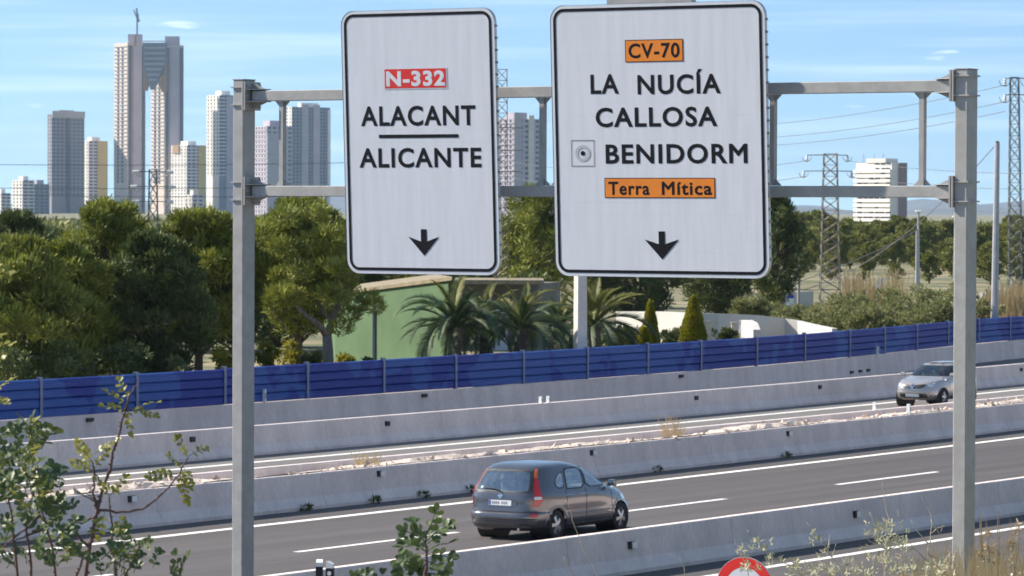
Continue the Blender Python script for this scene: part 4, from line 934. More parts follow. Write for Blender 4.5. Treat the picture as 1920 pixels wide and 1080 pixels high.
# clipped topiary
def topiary(px, Y, top, base, hw, lab):
    rng = np.random.RandomState(int(px)); p = at(px, base, Y); h = zat(px, top, Y) - p.z; R = hw / ppm(Y); t = thing('topiary_cone', lab, 'topiary', p)
    n = 5200; z = 1 - np.sqrt(rng.rand(n)); z = z * .98; th = rng.rand(n) * 6.283; r = R * (1 - z) ** .85 * np.where(z < .1, .8 + 2 * z, 1) * (.9 + .12 * rng.rand(n) + .05 * np.sin(th * 5 + z * 14))
    P = np.stack([r * np.cos(th), r * np.sin(th), z * h], 1); d = np.stack([np.cos(th), np.sin(th), np.full(n, .9)], 1) + rng.randn(n, 3) * .4; d /= np.linalg.norm(d, axis=1)[:, None]
    sd = np.cross(d, rng.randn(n, 3)); sd /= np.linalg.norm(sd, axis=1)[:, None]; V = np.stack([P - sd * .035, P + sd * .035, P + d * .11 + sd * .015, P + d * .11 - sd * .015], 1)
    link(bpy.data.objects.new('foliage', quads('foliage', V, M['topiary'])), t)
    mb = MB(); mb.lathe([(R * .85, .02), (R * .62, h * .35), (R * .3, h * .7), (.01, h * .95)], 16); mb.build('core', M['bark'], t, world=False); mb = MB(); mb.lathe([(.06, -.3), (.06, .1)], 8); mb.build('stem', M['bark'], t, world=False)
topiary(1300, 163, 552, 646, 27, 'large yellow-green clipped cone below the right part of the wide sign')
topiary(1219, 165, 560, 648, 17, 'smaller slender yellow-green clipped cone left of the large cone')
topiary(1207, 161, 612, 650, 14, 'low rounded clipped bush at the foot of the small cone')
for x, Yw, top, hw, leaf, lab in ((1165, 174, 602, 30, 'hedge', 'dark bush under the white ramp wall right of the palms'), (1200, 175, 603, 30, 'hedge', 'dark bush right behind the small topiary cone'), (1275, 174, 600, 30, 'hedge', 'dark bush right behind the large topiary cone'), (1322, 176, 603, 24, 'hedge', 'dark bush behind the stone gate pillar'), (1180, 170, 608, 30, 'hedge', 'dark hedge left of the small topiary cone'), (1250, 168, 608, 26, 'hedge', 'dark leafy bush between the two topiary cones'), (1362, 164, 606, 22, 'hedge', 'low clipped hedge right of the stone gate pillar'), (1392, 163, 612, 18, 'hedge', 'low hedge end beside the white ramp wall'), (1145, 166, 625, 26, 'hedge', 'dark shrub to the right of the pale palm'), (1085, 172, 625, 40, 'hedge', 'dark hedge behind the square pale pole')):
    bush('hedge', lab, 'hedge', x, Yw, top, hw, leaf, 1700, .12, clumps=14)
# ------------------------------------------------------------------ garden buildings and walls behind the fence
M['green_render'] = mat('green_render', (.085, .15, .07), .85, var=.14, vscale=.8, bump=.1, bscale=8, coords='World'); M['tan_tile'] = mat('roof_tile', (.24, .20, .13), .85, var=.2, vscale=3)
M['white_wall'] = mat('white_masonry', (.52, .50, .47), .8, var=.06, vscale=1.5, coords='World'); M['stone'] = mat('cream_stone', (.62, .52, .38), .85, var=.15, vscale=4, bump=.2); M['door_white'] = mat('door_white', (.62, .64, .68), .5)
Yg = 158
M['shed'] = mat('shed_render', (.15, .14, .11), .85, var=.2, vscale=1)
def PG(px, py, Y=Yg): return at(px, py, Y)
gA, gB = PG(628, 690, 161), PG(840, 690, 154); zb0 = .42
t = thing('green_building', 'low green rendered building with sloping tan roof edge behind the palms', 'building', ((gA + gB) / 2).to_tuple()[:2] + (zb0,))
back = Vector((-.12, .99, 0)) * 6.0
def roofz(px): return at(px, 548 + (527 - 548) * (px - 690) / 125, Yg).z
zA, zB = roofz(628), roofz(840)
fA = Vector((gA.x, gA.y, zb0)); fB = Vector((gB.x, gB.y, zb0)); rA = fA.copy(); rA.z = zA; rB = fB.copy(); rB.z = zB
mb = MB(); mb.prism([fA, fB, rB, rA], back); mb.fixed().build('wall', M['green_render'], t)
mb = MB(); e = (fB - fA).normalized() * .25; mb.prism([rA - e + Vector((0, -.15, .02)), rB + e + Vector((0, -.15, .02)), rB + e + Vector((0, -.15, .16)), rA - e + Vector((0, -.15, .16))], back * 1.05); mb.fixed().build('roof', M['tan_tile'], t)
mb = MB(); q = fA.lerp(fB, .36); mb.box(q + Vector((-.03, -.05, 1.15)), (.10, .10, 2.3)); mb.build('drainpipe', M['fence_post'], t)
fC = fB + back * .9; d_ = (fC - fB)
mb = MB(); n_ = Vector((back.y, -back.x, 0)).normalized() * .03; a = fB + d_ * .55; b = fB + d_ * .78; mb.prism([a, b, b + Vector((0, 0, 1.9)), a + Vector((0, 0, 1.9))], n_); mb.fixed().build('door', M['door_white'], t)
# long side wing seen between the palms
wA, wB = PG(860, 600, 172), PG(1010, 600, 175)
t = thing('garden_shed', 'low building wing with flat pale roof and white door between the palms', 'building', (wA.x, wA.y, zb0))
mb = MB(); mb.prism([(wA.x, wA.y, zb0), (wB.x, wB.y, zb0), (wB.x, wB.y, zat(1010, 532, 175)), (wA.x, wA.y, zat(860, 532, 172))], (1, 5, 0)); mb.fixed().build('wall', M['shed'], t)
mb = MB(); mb.box(((wA.x + wB.x) / 2, wA.y + 2.4, zat(940, 528, 173)), (wB.x - wA.x + .4, 5.6, .18)); mb.build('roof', M['tan_tile'], t)
a = PG(935, 655, 171.6); mb = MB(); mb.box((a.x, 172.9, zb0 + .95), (.75, .08, 1.9)); mb.build('door', M['door_white'], t)
# curved white ramp wall
def wall_path(name, lab, pts, h, th, m, cat='wall'):
    P = [Vector((p[0], p[1], 0)) for p in pts]; mb = MB(); rows = []
    for i, p in enumerate(P):
        d = (P[min(i + 1, len(P) - 1)] - P[max(i - 1, 0)]).normalized(); nrm = Vector((-d.y, d.x, 0)) * th / 2; z0, z1 = pts[i][2], pts[i][3]
        rows.append([p - nrm + Vector((0, 0, z0)), p - nrm + Vector((0, 0, z1)), p + nrm + Vector((0, 0, z1)), p + nrm + Vector((0, 0, z0))])
    mb.strip(rows); mb.add(rows[0], [(0, 1, 2, 3)]); mb.add(rows[-1], [(3, 2, 1, 0)])
    return tag(mb.build(name, M[m]), lab, cat)
def wp(px, pytop, Y): p = at(px, pytop, Y); return (p.x, p.y, .3, p.z)
wall_path('ramp_wall', 'long curved white masonry wall of the ramp right of the topiary', [wp(1160, 584, 188), wp(1240, 584, 185), wp(1310, 587, 182), wp(1345, 588, 182), wp(1380, 589, 183), wp(1420, 591, 184.5), wp(1470, 597, 185.5), wp(1500, 602, 185), wp(1530, 609, 182), wp(1565, 616, 178)], 1, .25, 'white_wall')
wall_path('ramp_wall', 'short inner white wall with rounded end beside the clipped hedge', [wp(1392, 600, 172), wp(1404, 600, 171.2), wp(1414, 605, 170), wp(1419, 618, 168.5)], 1, .3, 'white_wall')
p = at(1326, 645, 163); mb = MB(); h = zat(1326, 604, 163) - .4
mb.bevbox((p.x, p.y, .4 + h / 2), (.32, .32, h), .015); mb.box((p.x, p.y, .4 + h + .03), (.38, .38, .06)); tag(mb.build('gate_pillar', M['stone']), 'cream stone gate pillar right of the large topiary cone', 'pillar')
p = at(1376, 640, 166); mb = MB(); h = zat(1376, 606, 166) - .4; mb.bevbox((p.x, p.y, .4 + h / 2), (.22, .22, h), .015); mb.box((p.x, p.y, .4 + h + .025), (.28, .28, .05)); tag(mb.build('gate_pillar', M['stone']), 'smaller cream pillar sunk in the clipped hedge', 'pillar')
a = at(1425, 552, 250); b = at(1525, 548, 250); wall_path('yard_wall', 'low white yard wall in front of the pylon', [(a.x, a.y, .4, a.z), (b.x, b.y, .4, b.z + .1)], 1, .25, 'white_wall')
p = at(1482, 575, 246); t = thing('notice_board', 'small white board with blue top in front of the yard wall', 'sign', (p.x, p.y, .4)); h = zat(1482, 552, 246) - .4
mb = MB(); mb.box((0, 0, h * .5), (.42, .05, h * .95)); mb.build('panel', M['white'], t, world=False); mb = MB(); mb.box((0, -.03, h * .88), (.40, .012, h * .2)); mb.build('header', M['plate_blue'], t, world=False)
for px, py, Y, lab in ((1862, 558, 215, 'white van parked behind the thin pole near the right edge'), (1897, 552, 222, 'white car parked below the right-edge pylon')):
    p = at(px, 600, Y); p.z = .45; t = thing('parked_car', lab, 'car', p, R_(70)); zt = zat(px, py - 9, Y) - .45; mb = MB()
    mb.add([(x * w_, y, z) for y, z, w_ in ((-2.1, .35, .8), (-2.1, .95, .85), (-1.8, zt, .7), (.5, zt, .7), (1.1, zt * .62, .82), (2.1, zt * .52, .8), (2.1, .35, .8)) for x in (-1, 1)], [(0, 1, 3, 2), (2, 3, 5, 4), (4, 5, 7, 6), (6, 7, 9, 8), (8, 9, 11, 10), (10, 11, 13, 12), (0, 2, 4, 6, 8, 10, 12), (13, 11, 9, 7, 5, 3, 1)]); mb.build('body', M['white'], t, world=False)
    for yy in (-1.3, 1.3):
        for sx in (-.8, .8): mb = MB(); mb.lathe([(.01, -.1), (.33, -.1), (.33, .1), (.01, .1)], 16, 'X', (sx, yy, .33)); mb.build('wheel', M['rubber'], t, world=False)
    for sx in (-1, 1): mb = MB(); mb.add([(sx * .80, -1.6, zt * .68), (sx * .86, .7, zt * .68), (sx * .74, .35, zt * .93), (sx * .74, -1.6, zt * .93)], [(0, 1, 2, 3)]); mb.build('window', M['trim'], t, world=False)

# ------------------------------------------------------------------ poles, pylons, wires
M['pole_concrete'] = mat('pole_concrete', (.60, .56, .50), .85, var=.1, vscale=3); M['pole_grey'] = mat('pole_grey', (.34, .35, .37), .7, var=.12, vscale=3); M['lattice'] = mat('lattice_steel', (.24, .20, .17), .7, metal=.2, var=.2, vscale=4); M['lattice_dark'] = mat('lattice_dark', (.11, .12, .12), .7, metal=.2); M['ceramic'] = mat('insulator', (.72, .72, .70), .3)
M['wire'] = mat('wire', (.12, .12, .13), .6)
p = ground_at(1088, 148); zt = zat(1088, 160, 148); mb = MB()
mb.add([(x * s_ , y * s_, z) for z, s_ in ((0, 1), (zt - .4, .7)) for x, y in ((-.2, -.2), (.2, -.2), (.2, .2), (-.2, .2))], [(0, 1, 5, 4), (1, 2, 6, 5), (2, 3, 7, 6), (3, 0, 4, 7), (4, 5, 6, 7), (3, 2, 1, 0)])
o = mb.build('utility_pole', M['pole_concrete'], world=True, loc=(0, 0, 0)); o.location = p; o.rotation_euler = (0, 0, R_(24)); tag(o, 'thick square pale concrete pole behind the fence under the wide sign', 'pole')
def pole(px0, py0, px1, py1, Y, r, m, lab, lamp=False):
    a = at(px0, py0, Y); b = at(px1, py1, Y); a.z = min(a.z, .4); t = thing('utility_pole', lab, 'pole', a)
    mb = MB(); mb.tube([a, a.lerp(b, .5), b], [r, r * .85, r * .65], 10); mb.build('shaft', M[m], t)
    if lamp: mb = MB(); mb.bevbox(b + Vector((0, -.1, .06)), (.5, .3, .16), .05); mb.build('lamp_head', M['white'], t)
    else: mb = MB(); mb.lathe([(.001, .0), (r * .5, -.02), (r * .5, -.3)], 8, 'Z', b + Vector((0, 0, .1))); mb.build('cap', M['lattice_dark'], t)
    return b
tp1 = pole(1864, 600, 1870, 268, 192, .19, 'pole_grey', 'tall thin tapered grey pole right of the right gantry post')
tp2 = pole(1497, 590, 1498, 482, 232, .1, 'pole_grey', 'short thin grey pole right of the wide sign before the wood')
pole(1722, 530, 1722, 398, 300, .13, 'pole_grey', 'grey street lamp pole in front of the wood, left of the right gantry post', True)
pole(1789, 520, 1791, 408, 330, .11, 'pole_grey', 'grey street lamp pole half behind the right gantry post', True)
tp3 = pole(1719, 520, 1719, 432, 290, .12, 'pole_grey', 'short grey pole beside the street lamp before the wood')
p = at(1651, 545, 280); t = thing('round_board', 'small round white sign before the reeds', 'sign', (p.x, p.y, .4)); mb = MB(); mb.lathe([(.03, -.1), (.03, p.z - .4)], 8); mb.build('pole', M['pole_grey'], t, world=False); mb = MB(); mb.lathe([(.001, -.04), (.42, -.04), (.42, 0), (.001, 0)], 24, 'Y', (0, 0, zat(1651, 532, 280) - .4)); mb.build('face', M['white'], t, world=False)
p = at(1632, 545, 282); t = thing('warning_sign', 'small dark reddish triangle sign left of the round white sign', 'sign', (p.x, p.y, .4)); z0_ = zat(1632, 540, 282) - .4; mb = MB(); mb.prism([(-.2, 0, z0_ - .1), (.2, 0, z0_ - .1), (0, 0, z0_ + .7)], (0, .04, 0)); mb.build('face', M['bark'], t, world=False); mb = MB(); mb.lathe([(.03, -.1), (.03, z0_)], 8, 'Z', (0, .06, 0)); mb.build('pole', M['pole_grey'], t, world=False)
def pylon(px, pytop, pybase, Y, wt, wb, arms, lab, m, seg=12, ins=True):
    """lattice mast: four legs, braces; arms = [(py, half width left px, half width right px)]"""
    b = at(px[1], pybase, Y); tp_ = at(px[0], pytop, Y); b.z = min(b.z, .3); H_ = tp_.z - b.z; t = thing('lattice_pylon', lab, 'pylon', b, 0)
    off = tp_ - b
    def C(f, i): s_ = (wb + (wt - wb) * min(1, f * 1.0)) / 2; return Vector((off.x * f + s_ * (-1, 1, 1, -1)[i], s_ * (-1, -1, 1, 1)[i], H_ * f))
    r = .026 * Y / 250
    for i in range(4): MB().tube([C(0, i), C(1, i)], r * 1.3, 4).build('leg', M[m], t, world=False)
    mb = MB()
    for k in range(seg):
        f0, f1 = k / seg, (k + 1) / seg
        for i in range(4):
            j = (i + 1) % 4; mb.tube([C(f0, i), C(f1, j)], r * .8, 3); mb.tube([C(f0, j), C(f1, i)], r * .8, 3); mb.tube([C(f1, i), C(f1, j)], r * .7, 3)
    mb.build('bracing', M[m], t, world=False); tips = []
    for py, l, r_ in arms:
        z = at(px[0], py, Y).z - b.z; f = z / H_; cx_ = off.x * f; xl_, xr_ = cx_ - l / ppm(Y), cx_ + r_ / ppm(Y); mb = MB()
        for yy in (-.12, .12): mb.tube([(xl_, 0, z), (cx_, yy * 2, z + .02), (xr_, 0, z)], r * 1.4, 4)
        a_ = mb.build('crossarm', M[m], t, world=False)
        for x in (xl_, xr_):
            tips.append(b + Vector((x, 0, z - .35)))
            if ins: mb = MB(); mb.lathe([(.02, .0), (.1, -.08), (.05, -.12), (.12, -.2), (.05, -.24), (.12, -.32), (.02, -.4)], 8, 'Z', (x, 0, z)); mb.build('insulator', M['ceramic'], a_, world=False)
            if not ins: continue
            mb = MB(); c_ = [Vector((x + .28 * math.cos(q) * 1.0, 0, z - .1 - .3 * math.sin(q))) for q in np.linspace(0, math.pi, 9)]; mb.tube(c_, .018, 3); mb.build('jumper_loop', M['wire'], a_, world=False)
    return tips
T1 = pylon((1557, 1556), 288, 570, 250, .8, 1.3, [(291, 44, 32), (321, 50, 40)], 'brown lattice pylon with two crossarms left of the white tower', 'lattice', 14)
T2 = pylon((1902, 1904), 145, 600, 205, .42, .75, [(147, 18, 22), (178, 18, 22)], 'tall slim lattice pylon at the right edge', 'lattice_dark', 22)
pylon((941, 941), 130, 600, 175, .45, .6, [(240, 12, 40), (282, 12, 40), (322, 12, 36)], 'lattice pylon standing in the gap right of the tall sign', 'lattice', 26, False)
T3 = pylon((287, 287), 318, 480, 330, .62, .9, [(322, 26, 26), (350, 30, 30), (378, 26, 26)], 'lattice pylon with white insulators in front of the twin tower', 'lattice_dark', 9)
# white insulator strings on the left pylon
for i, q in enumerate(T3):
    mb = MB(); sg = -1 if i % 2 == 0 else 1; mb.tube([q + Vector((0, 0, .35)), q + Vector((sg * .55, 0, .33))], .14, 8); tag(mb.build('insulator_string', M['ceramic']), 'white insulator string on the left pylon, %s crossarm, %s end' % (('top', 'middle', 'bottom')[i // 2], 'left' if sg < 0 else 'right'), 'insulator', 'insulators of the left pylon')
def wire(a, b, sag, r, lab):
    pts = [a.lerp(b, f) - Vector((0, 0, sag * 4 * f * (1 - f))) for f in np.linspace(0, 1, 17)]
    mb = MB(); mb.tube(pts, r, 4, cap=False); tag(mb.build('power_line', M['wire']), lab, 'wire', 'overhead power lines')
for i, (q, py0) in enumerate(zip(T1, (292, 291, 322, 320))):
    wire(q, at(900 if i % 2 == 0 else 2100, py0 + (0 if i % 2 == 0 else 30), 280 if i % 2 == 0 else 230), 1.0 if i % 2 == 0 else .4, .02, 'thin power line from the brown pylon, %s crossarm going %s' % ('upper' if i < 2 else 'lower', 'left' if i % 2 == 0 else 'right'))
for i, (y0, y1) in enumerate(((218, 147), (241, 178), (255, 182))): wire(at(1300, y0 + 22, 260), (T2[0], T2[2], T2[2] + Vector((0, 0, -.5)))[i], .5, .02, 'sloping power line to the right-edge pylon, number %s from the top' % ('one', 'two', 'three')[i])
wire(tp1, at(1500, 545, 232), 1.2, .02, 'cable from the top of the tall thin pole down to the left')
wire(tp3, at(1380, 560, 250), .5, .025, 'low cable across the front of the wood'); wire(tp2, at(1330, 515, 235), .2, .02, 'cable from the short thin pole to behind the wide sign')
for i, y in enumerate((308, 352, 364, 408)): wire(at(-60, y, 330), at(700, y - (4 if i < 2 else -3), 330), .15, .03, '%s power line crossing in front of the left-hand towers' % ('topmost', 'second', 'third', 'lowest')[i])

# ------------------------------------------------------------------ distant towers (real size, kilometres away)
def cmat(n, c, v=.08): return mat(n, c, .8, var=v, vscale=.08)
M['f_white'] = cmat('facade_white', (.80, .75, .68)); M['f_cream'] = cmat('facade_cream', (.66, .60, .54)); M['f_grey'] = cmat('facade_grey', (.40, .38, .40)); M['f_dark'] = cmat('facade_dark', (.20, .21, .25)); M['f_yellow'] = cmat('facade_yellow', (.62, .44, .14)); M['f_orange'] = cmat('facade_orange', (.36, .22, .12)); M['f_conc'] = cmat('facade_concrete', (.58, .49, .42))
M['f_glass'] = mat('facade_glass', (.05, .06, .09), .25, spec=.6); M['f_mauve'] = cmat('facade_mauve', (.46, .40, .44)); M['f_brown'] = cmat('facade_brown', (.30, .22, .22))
def tower(name, label, Y, x0, xm, x1, top, mats, floors=24, phi=50, bands=True, wins=True, base=470, topr=None, extras=()):
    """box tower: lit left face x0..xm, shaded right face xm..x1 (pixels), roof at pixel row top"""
    ph = R_(phi); k = Y / FPX; Nn = at(xm, top, Y); zt = Nn.z; zb_ = -8.0
    wl = (xm - x0) * k / math.cos(ph); wr = (x1 - xm) * k / math.sin(ph); dl = Vector((-math.cos(ph), math.sin(ph), 0)); dr = Vector((math.sin(ph), math.cos(ph), 0)); B0 = Vector((Nn.x, Nn.y, zb_))
    t = thing(name, label, 'tower block', (Nn.x, Nn.y, zb_)); H_ = zt - zb_
    P = [Vector((0, 0, 0)), dr * wr, dr * wr + dl * wl, dl * wl]
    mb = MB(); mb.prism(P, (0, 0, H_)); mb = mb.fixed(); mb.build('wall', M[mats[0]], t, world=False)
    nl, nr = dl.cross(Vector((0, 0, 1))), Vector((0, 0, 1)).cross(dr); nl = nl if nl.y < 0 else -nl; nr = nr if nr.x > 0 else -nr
    # shaded side: thin sheet in the second, usually darker colour, painting in the shade
    mb = MB(); mb.prism([P[0] + nr * .02 + dr * .05, P[1] + nr * .02 - dr * .05, P[1] + nr * .25 - dr * .05, P[0] + nr * .25 + dr * .05], (0, 0, H_ - .05)); mb.fixed().build('shaded_side', M[mats[1]], t, world=False)
    fh = H_ / floors; c_ = (P[0] + P[2]) / 2
    if wins:
        def row(o, d, w_, n_, m, nm, dn, wf=.55):
            mb = MB(); st = w_ / n_
            for i in range(n_):
                a = o + d * (st * (i + .5 - wf / 2)) + dn; b = o + d * (st * (i + .5 + wf / 2)) + dn; mb.prism([a, b, b + Vector((0, 0, fh * .5)), a + Vector((0, 0, fh * .5))], dn * .3)
            return mb.fixed().mesh(nm, M[m])
        ml = row(P[0], dl, wl, max(2, int(wl / 4.5)), 'f_glass', 'window_row', nl * .12, .34); mr_ = row(P[0], dr, wr, max(2, int(wr / 4.5)), 'f_glass', 'window_row', nr * .3)
        for f in range(max(0, floors - 22), floors): tag(inst('window_row', ml, t, (0, 0, f * fh + fh * .3)), kind='stuff'); tag(inst('window_row', mr_, t, (0, 0, f * fh + fh * .3)), kind='stuff')
    if bands:
        mb = MB(); mb.prism([c_ + (p_ - c_) * 1.0 + (p_ - c_).normalized() * .45 for p_ in P], (0, 0, fh * .22)); sm = mb.fixed().mesh('floor_slab', M[mats[0]])
        for f in range(max(1, floors - 22), floors): inst('floor_slab', sm, t, (0, 0, f * fh))
    mb = MB(); mb.prism([c_ + (p_ - c_) * .45 + Vector((0, 0, H_)) for p_ in P], (0, 0, fh * 1.2)); mb.fixed().build('roof_house', M[mats[0]], t, world=False)
    for (a, b, za, zb2, m, face, nm) in extras:    # strips: fractions along a face, fractions of height
        o, d, w_, nn = (P[0], dl, wl, nl) if face == 'l' else (P[0], dr, wr, nr)
        p0, p1 = o + d * (w_ * a) + nn * .35, o + d * (w_ * b) + nn * .35
        mb = MB(); mb.prism([p0 + Vector((0, 0, H_ * za)), p1 + Vector((0, 0, H_ * za)), p1 + Vector((0, 0, H_ * zb2)), p0 + Vector((0, 0, H_ * zb2))], nn * .8); mb.fixed().build(nm, M[m], t, world=False)
    return t
YT = 3600
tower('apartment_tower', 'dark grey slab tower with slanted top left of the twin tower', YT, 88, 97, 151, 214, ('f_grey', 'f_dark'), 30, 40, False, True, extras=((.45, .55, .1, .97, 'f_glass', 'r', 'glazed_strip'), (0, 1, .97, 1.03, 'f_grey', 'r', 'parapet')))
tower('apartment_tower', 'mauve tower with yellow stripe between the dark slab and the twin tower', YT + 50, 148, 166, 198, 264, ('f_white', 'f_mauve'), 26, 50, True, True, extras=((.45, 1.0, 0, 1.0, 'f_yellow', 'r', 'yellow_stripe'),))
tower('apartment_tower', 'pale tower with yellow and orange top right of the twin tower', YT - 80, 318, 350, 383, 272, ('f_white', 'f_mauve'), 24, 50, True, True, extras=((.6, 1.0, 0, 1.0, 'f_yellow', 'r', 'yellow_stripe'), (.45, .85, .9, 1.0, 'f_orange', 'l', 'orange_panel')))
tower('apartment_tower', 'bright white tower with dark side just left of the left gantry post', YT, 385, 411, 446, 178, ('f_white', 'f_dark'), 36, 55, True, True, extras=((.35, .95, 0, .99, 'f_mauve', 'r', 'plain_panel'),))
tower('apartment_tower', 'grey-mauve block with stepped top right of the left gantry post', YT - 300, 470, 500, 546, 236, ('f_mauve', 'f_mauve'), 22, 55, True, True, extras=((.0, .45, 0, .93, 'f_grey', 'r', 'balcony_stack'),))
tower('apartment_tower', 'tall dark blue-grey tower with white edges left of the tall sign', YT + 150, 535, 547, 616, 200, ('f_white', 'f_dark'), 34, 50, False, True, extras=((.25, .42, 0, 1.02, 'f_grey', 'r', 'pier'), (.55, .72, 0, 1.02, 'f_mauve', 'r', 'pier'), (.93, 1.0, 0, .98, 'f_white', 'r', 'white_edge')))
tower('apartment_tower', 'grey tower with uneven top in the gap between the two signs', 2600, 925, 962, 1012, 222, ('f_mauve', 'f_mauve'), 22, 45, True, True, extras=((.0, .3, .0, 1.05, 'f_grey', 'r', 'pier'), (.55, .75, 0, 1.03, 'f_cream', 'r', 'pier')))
tower('apartment_block', 'low grey and white apartment block at the left edge', YT - 500, 20, 42, 62, 338, ('f_white', 'f_mauve'), 14, 50, True, True)
tower('apartment_block', 'low dark block left of the dark slab tower', YT - 450, 52, 64, 90, 345, ('f_grey', 'f_dark'), 13, 50, True, True)
tower('apartment_block', 'lowest white block cut by the left edge of the picture', YT - 400, -20, 2, 18, 362, ('f_white', 'f_grey'), 10, 50, True, True)
tower('apartment_block', 'small white annexe at the foot of the pale tower', YT - 200, 345, 360, 380, 365, ('f_cream', 'f_mauve'), 8, 50, True, True)
# twin tower joined at the top by an inverted cone
k = YT / FPX; tb_ = at(275, 440, YT); tt = thing('twin_tower', 'tallest concrete twin tower joined at the top by an inverted cone', 'tower', (tb_.x, YT, -8)); tt_o = Vector((tb_.x, YT, -8))
def leg(x0, xm, x1, top, m0, m1, YT=YT):
    ph = R_(55); dl = Vector((-math.cos(ph), math.sin(ph), 0)); dr = Vector((math.sin(ph), math.cos(ph), 0)); N0 = at(xm, top, YT); H_ = N0.z + 8; wl = (xm - x0) * k / math.cos(ph); wr = (x1 - xm) * k / math.sin(ph)
    o = Vector((N0.x, YT, -8)); P = [o, o + dr * wr, o + dr * wr + dl * wl, o + dl * wl]; mb = MB(); mb.prism(P, (0, 0, H_)); l = mb.fixed().build('tower_leg', M[m0], tt)
    nr = Vector((dr.y, -dr.x, 0)); nl = Vector((-dl.y, dl.x, 0)) * -1; nl = nl if nl.y < 0 else -nl
    for a, b, m in ((.08, .22, 'f_glass'), (.30, .72, m1), (.80, .95, 'f_glass')):
        mb = MB(); p0, p1 = o + dr * wr * a + nr * .3, o + dr * wr * b + nr * .3; mb.prism([p0, p1, p1 + Vector((0, 0, H_ * .985)), p0 + Vector((0, 0, H_ * .985))], nr * .6); mb.fixed().build('glazed_bay', M[m], l)
    sl_ = MB(); a, b = o + dl * .4 + nl * .15, o + dl * (wl - .4) + nl * .15; sl_.prism([a, b, b + Vector((0, 0, .5)), a + Vector((0, 0, .5))], nl * .5); me = sl_.fixed().mesh('floor_line', M['f_grey'], inv=WM[tt].inverted())
    for f in range(12, 47): inst('floor_line', me, l, (0, 0, f * H_ / 47))
    sl_ = MB()
    for q in (.3, .62): p0 = o + dl * wl * q + nl * .2; p1 = o + dl * wl * (q + .1) + nl * .2; sl_.prism([p0, p1, p1 + Vector((0, 0, 2)), p0 + Vector((0, 0, 2))], nl * .4)
    me = sl_.fixed().mesh('window_row', M['f_glass'], inv=WM[tt].inverted())
    for f in range(12, 47): tag(inst('window_row', me, l, (0, 0, f * H_ / 47 - 2.8)), kind='stuff')
    return P, H_
leg(210, 239, 271, 80, 'f_conc', 'f_mauve'); leg(280, 308, 342, 84, 'f_conc', 'f_mauve', YT - 45)
def flat(pts, Y, d, m, nm, par): mb = MB(); mb.prism([at(x, y, Y) for x, y in pts], (0, d, 0)); return mb.fixed().build(nm, M[m], par)
cone = flat([(268, 80), (312, 80), (312, 118), (288, 168), (282, 168), (268, 122)], YT - 54, 12, 'f_dark', 'cone', tt)
for i in range(7): y = 88 + i * 10; x0 = 271 + max(0, (y - 118) * .27); x1 = 309 - max(0, (y - 112) * .42); flat([(x0, y), (x1, y), (x1, y + 3.5), (x0, y + 3.5)], YT - 55, .8, 'f_grey', 'window_band', cone)
flat([(268, 122), (273, 138), (279, 158), (276, 170), (268, 170)], YT - 53, 8, 'f_orange', 'copper_panel', tt); flat([(312, 118), (304, 140), (297, 158), (304, 172), (312, 172)], YT - 53, 8, 'f_orange', 'copper_panel', tt)
flat([(240, 64), (265, 64), (265, 84), (240, 84)], YT + 10, 12, 'f_mauve', 'roof_house', tt); flat([(309, 68), (335, 68), (335, 88), (309, 88)], YT - 36, 12, 'f_mauve', 'roof_house', tt); flat([(265, 76), (310, 76), (310, 78), (265, 78)], YT - 40, 6, 'f_white', 'roof_rail', tt)
flat([(252, 66), (255.5, 66), (255.5, 86), (252, 86)], YT - 1, 2, 'f_orange', 'copper_panel', tt)
cr = thing('tower_crane', 'construction crane on the roof of the tallest twin tower', 'crane', at(257, 64, YT)); 
def cbar(a, b, r, nm): MB().tube([at(*a, YT + 4), at(*b, YT + 4)], r, 4).build(nm, M['f_dark'], cr)
cbar((257, 66), (257.5, 28), .9, 'mast'); cbar((257.5, 30), (256, 15), 1.0, 'jib'); cbar((257.5, 36), (251, 19), .7, 'jib'); cbar((256, 40), (262, 38), 1.6, 'counterweight'); cbar((258, 40), (258, 26), 1.5, 'cab')
# white tower on the right with balconies
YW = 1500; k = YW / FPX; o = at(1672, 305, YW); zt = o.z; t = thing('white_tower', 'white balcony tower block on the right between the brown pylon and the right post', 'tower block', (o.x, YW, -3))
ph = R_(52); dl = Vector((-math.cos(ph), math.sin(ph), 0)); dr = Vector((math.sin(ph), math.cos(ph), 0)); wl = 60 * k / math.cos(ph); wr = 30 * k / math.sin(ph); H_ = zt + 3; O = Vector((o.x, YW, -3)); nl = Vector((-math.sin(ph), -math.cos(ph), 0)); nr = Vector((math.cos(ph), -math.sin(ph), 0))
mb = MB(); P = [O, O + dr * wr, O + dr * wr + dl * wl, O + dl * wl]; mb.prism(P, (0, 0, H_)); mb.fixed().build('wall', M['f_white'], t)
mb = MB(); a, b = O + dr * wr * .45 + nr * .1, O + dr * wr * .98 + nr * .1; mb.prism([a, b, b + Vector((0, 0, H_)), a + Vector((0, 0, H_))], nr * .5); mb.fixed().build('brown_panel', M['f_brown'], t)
fl = 14; fh = 7.9 * k if False else (418 - 305) / 12.3 * k
bal = MB(); a, b = O + nl * .0 - dl * .3, O + dl * (wl + .3); bal.prism([a, b, b + Vector((0, 0, fh * .62)), a + Vector((0, 0, fh * .62))], nl * 1.2); bme_ = bal.fixed().mesh('balcony', M['f_white'], inv=WM[t].inverted())
win = MB(); a = O + nl * .06; win.prism([a, a + dl * wl * .12, a + dl * wl * .12 + Vector((0, 0, fh * .36)), a + Vector((0, 0, fh * .36))], nl * .1); wme_ = win.fixed().mesh('window', M['f_glass'], inv=WM[t].inverted())
rng = random.Random(4)
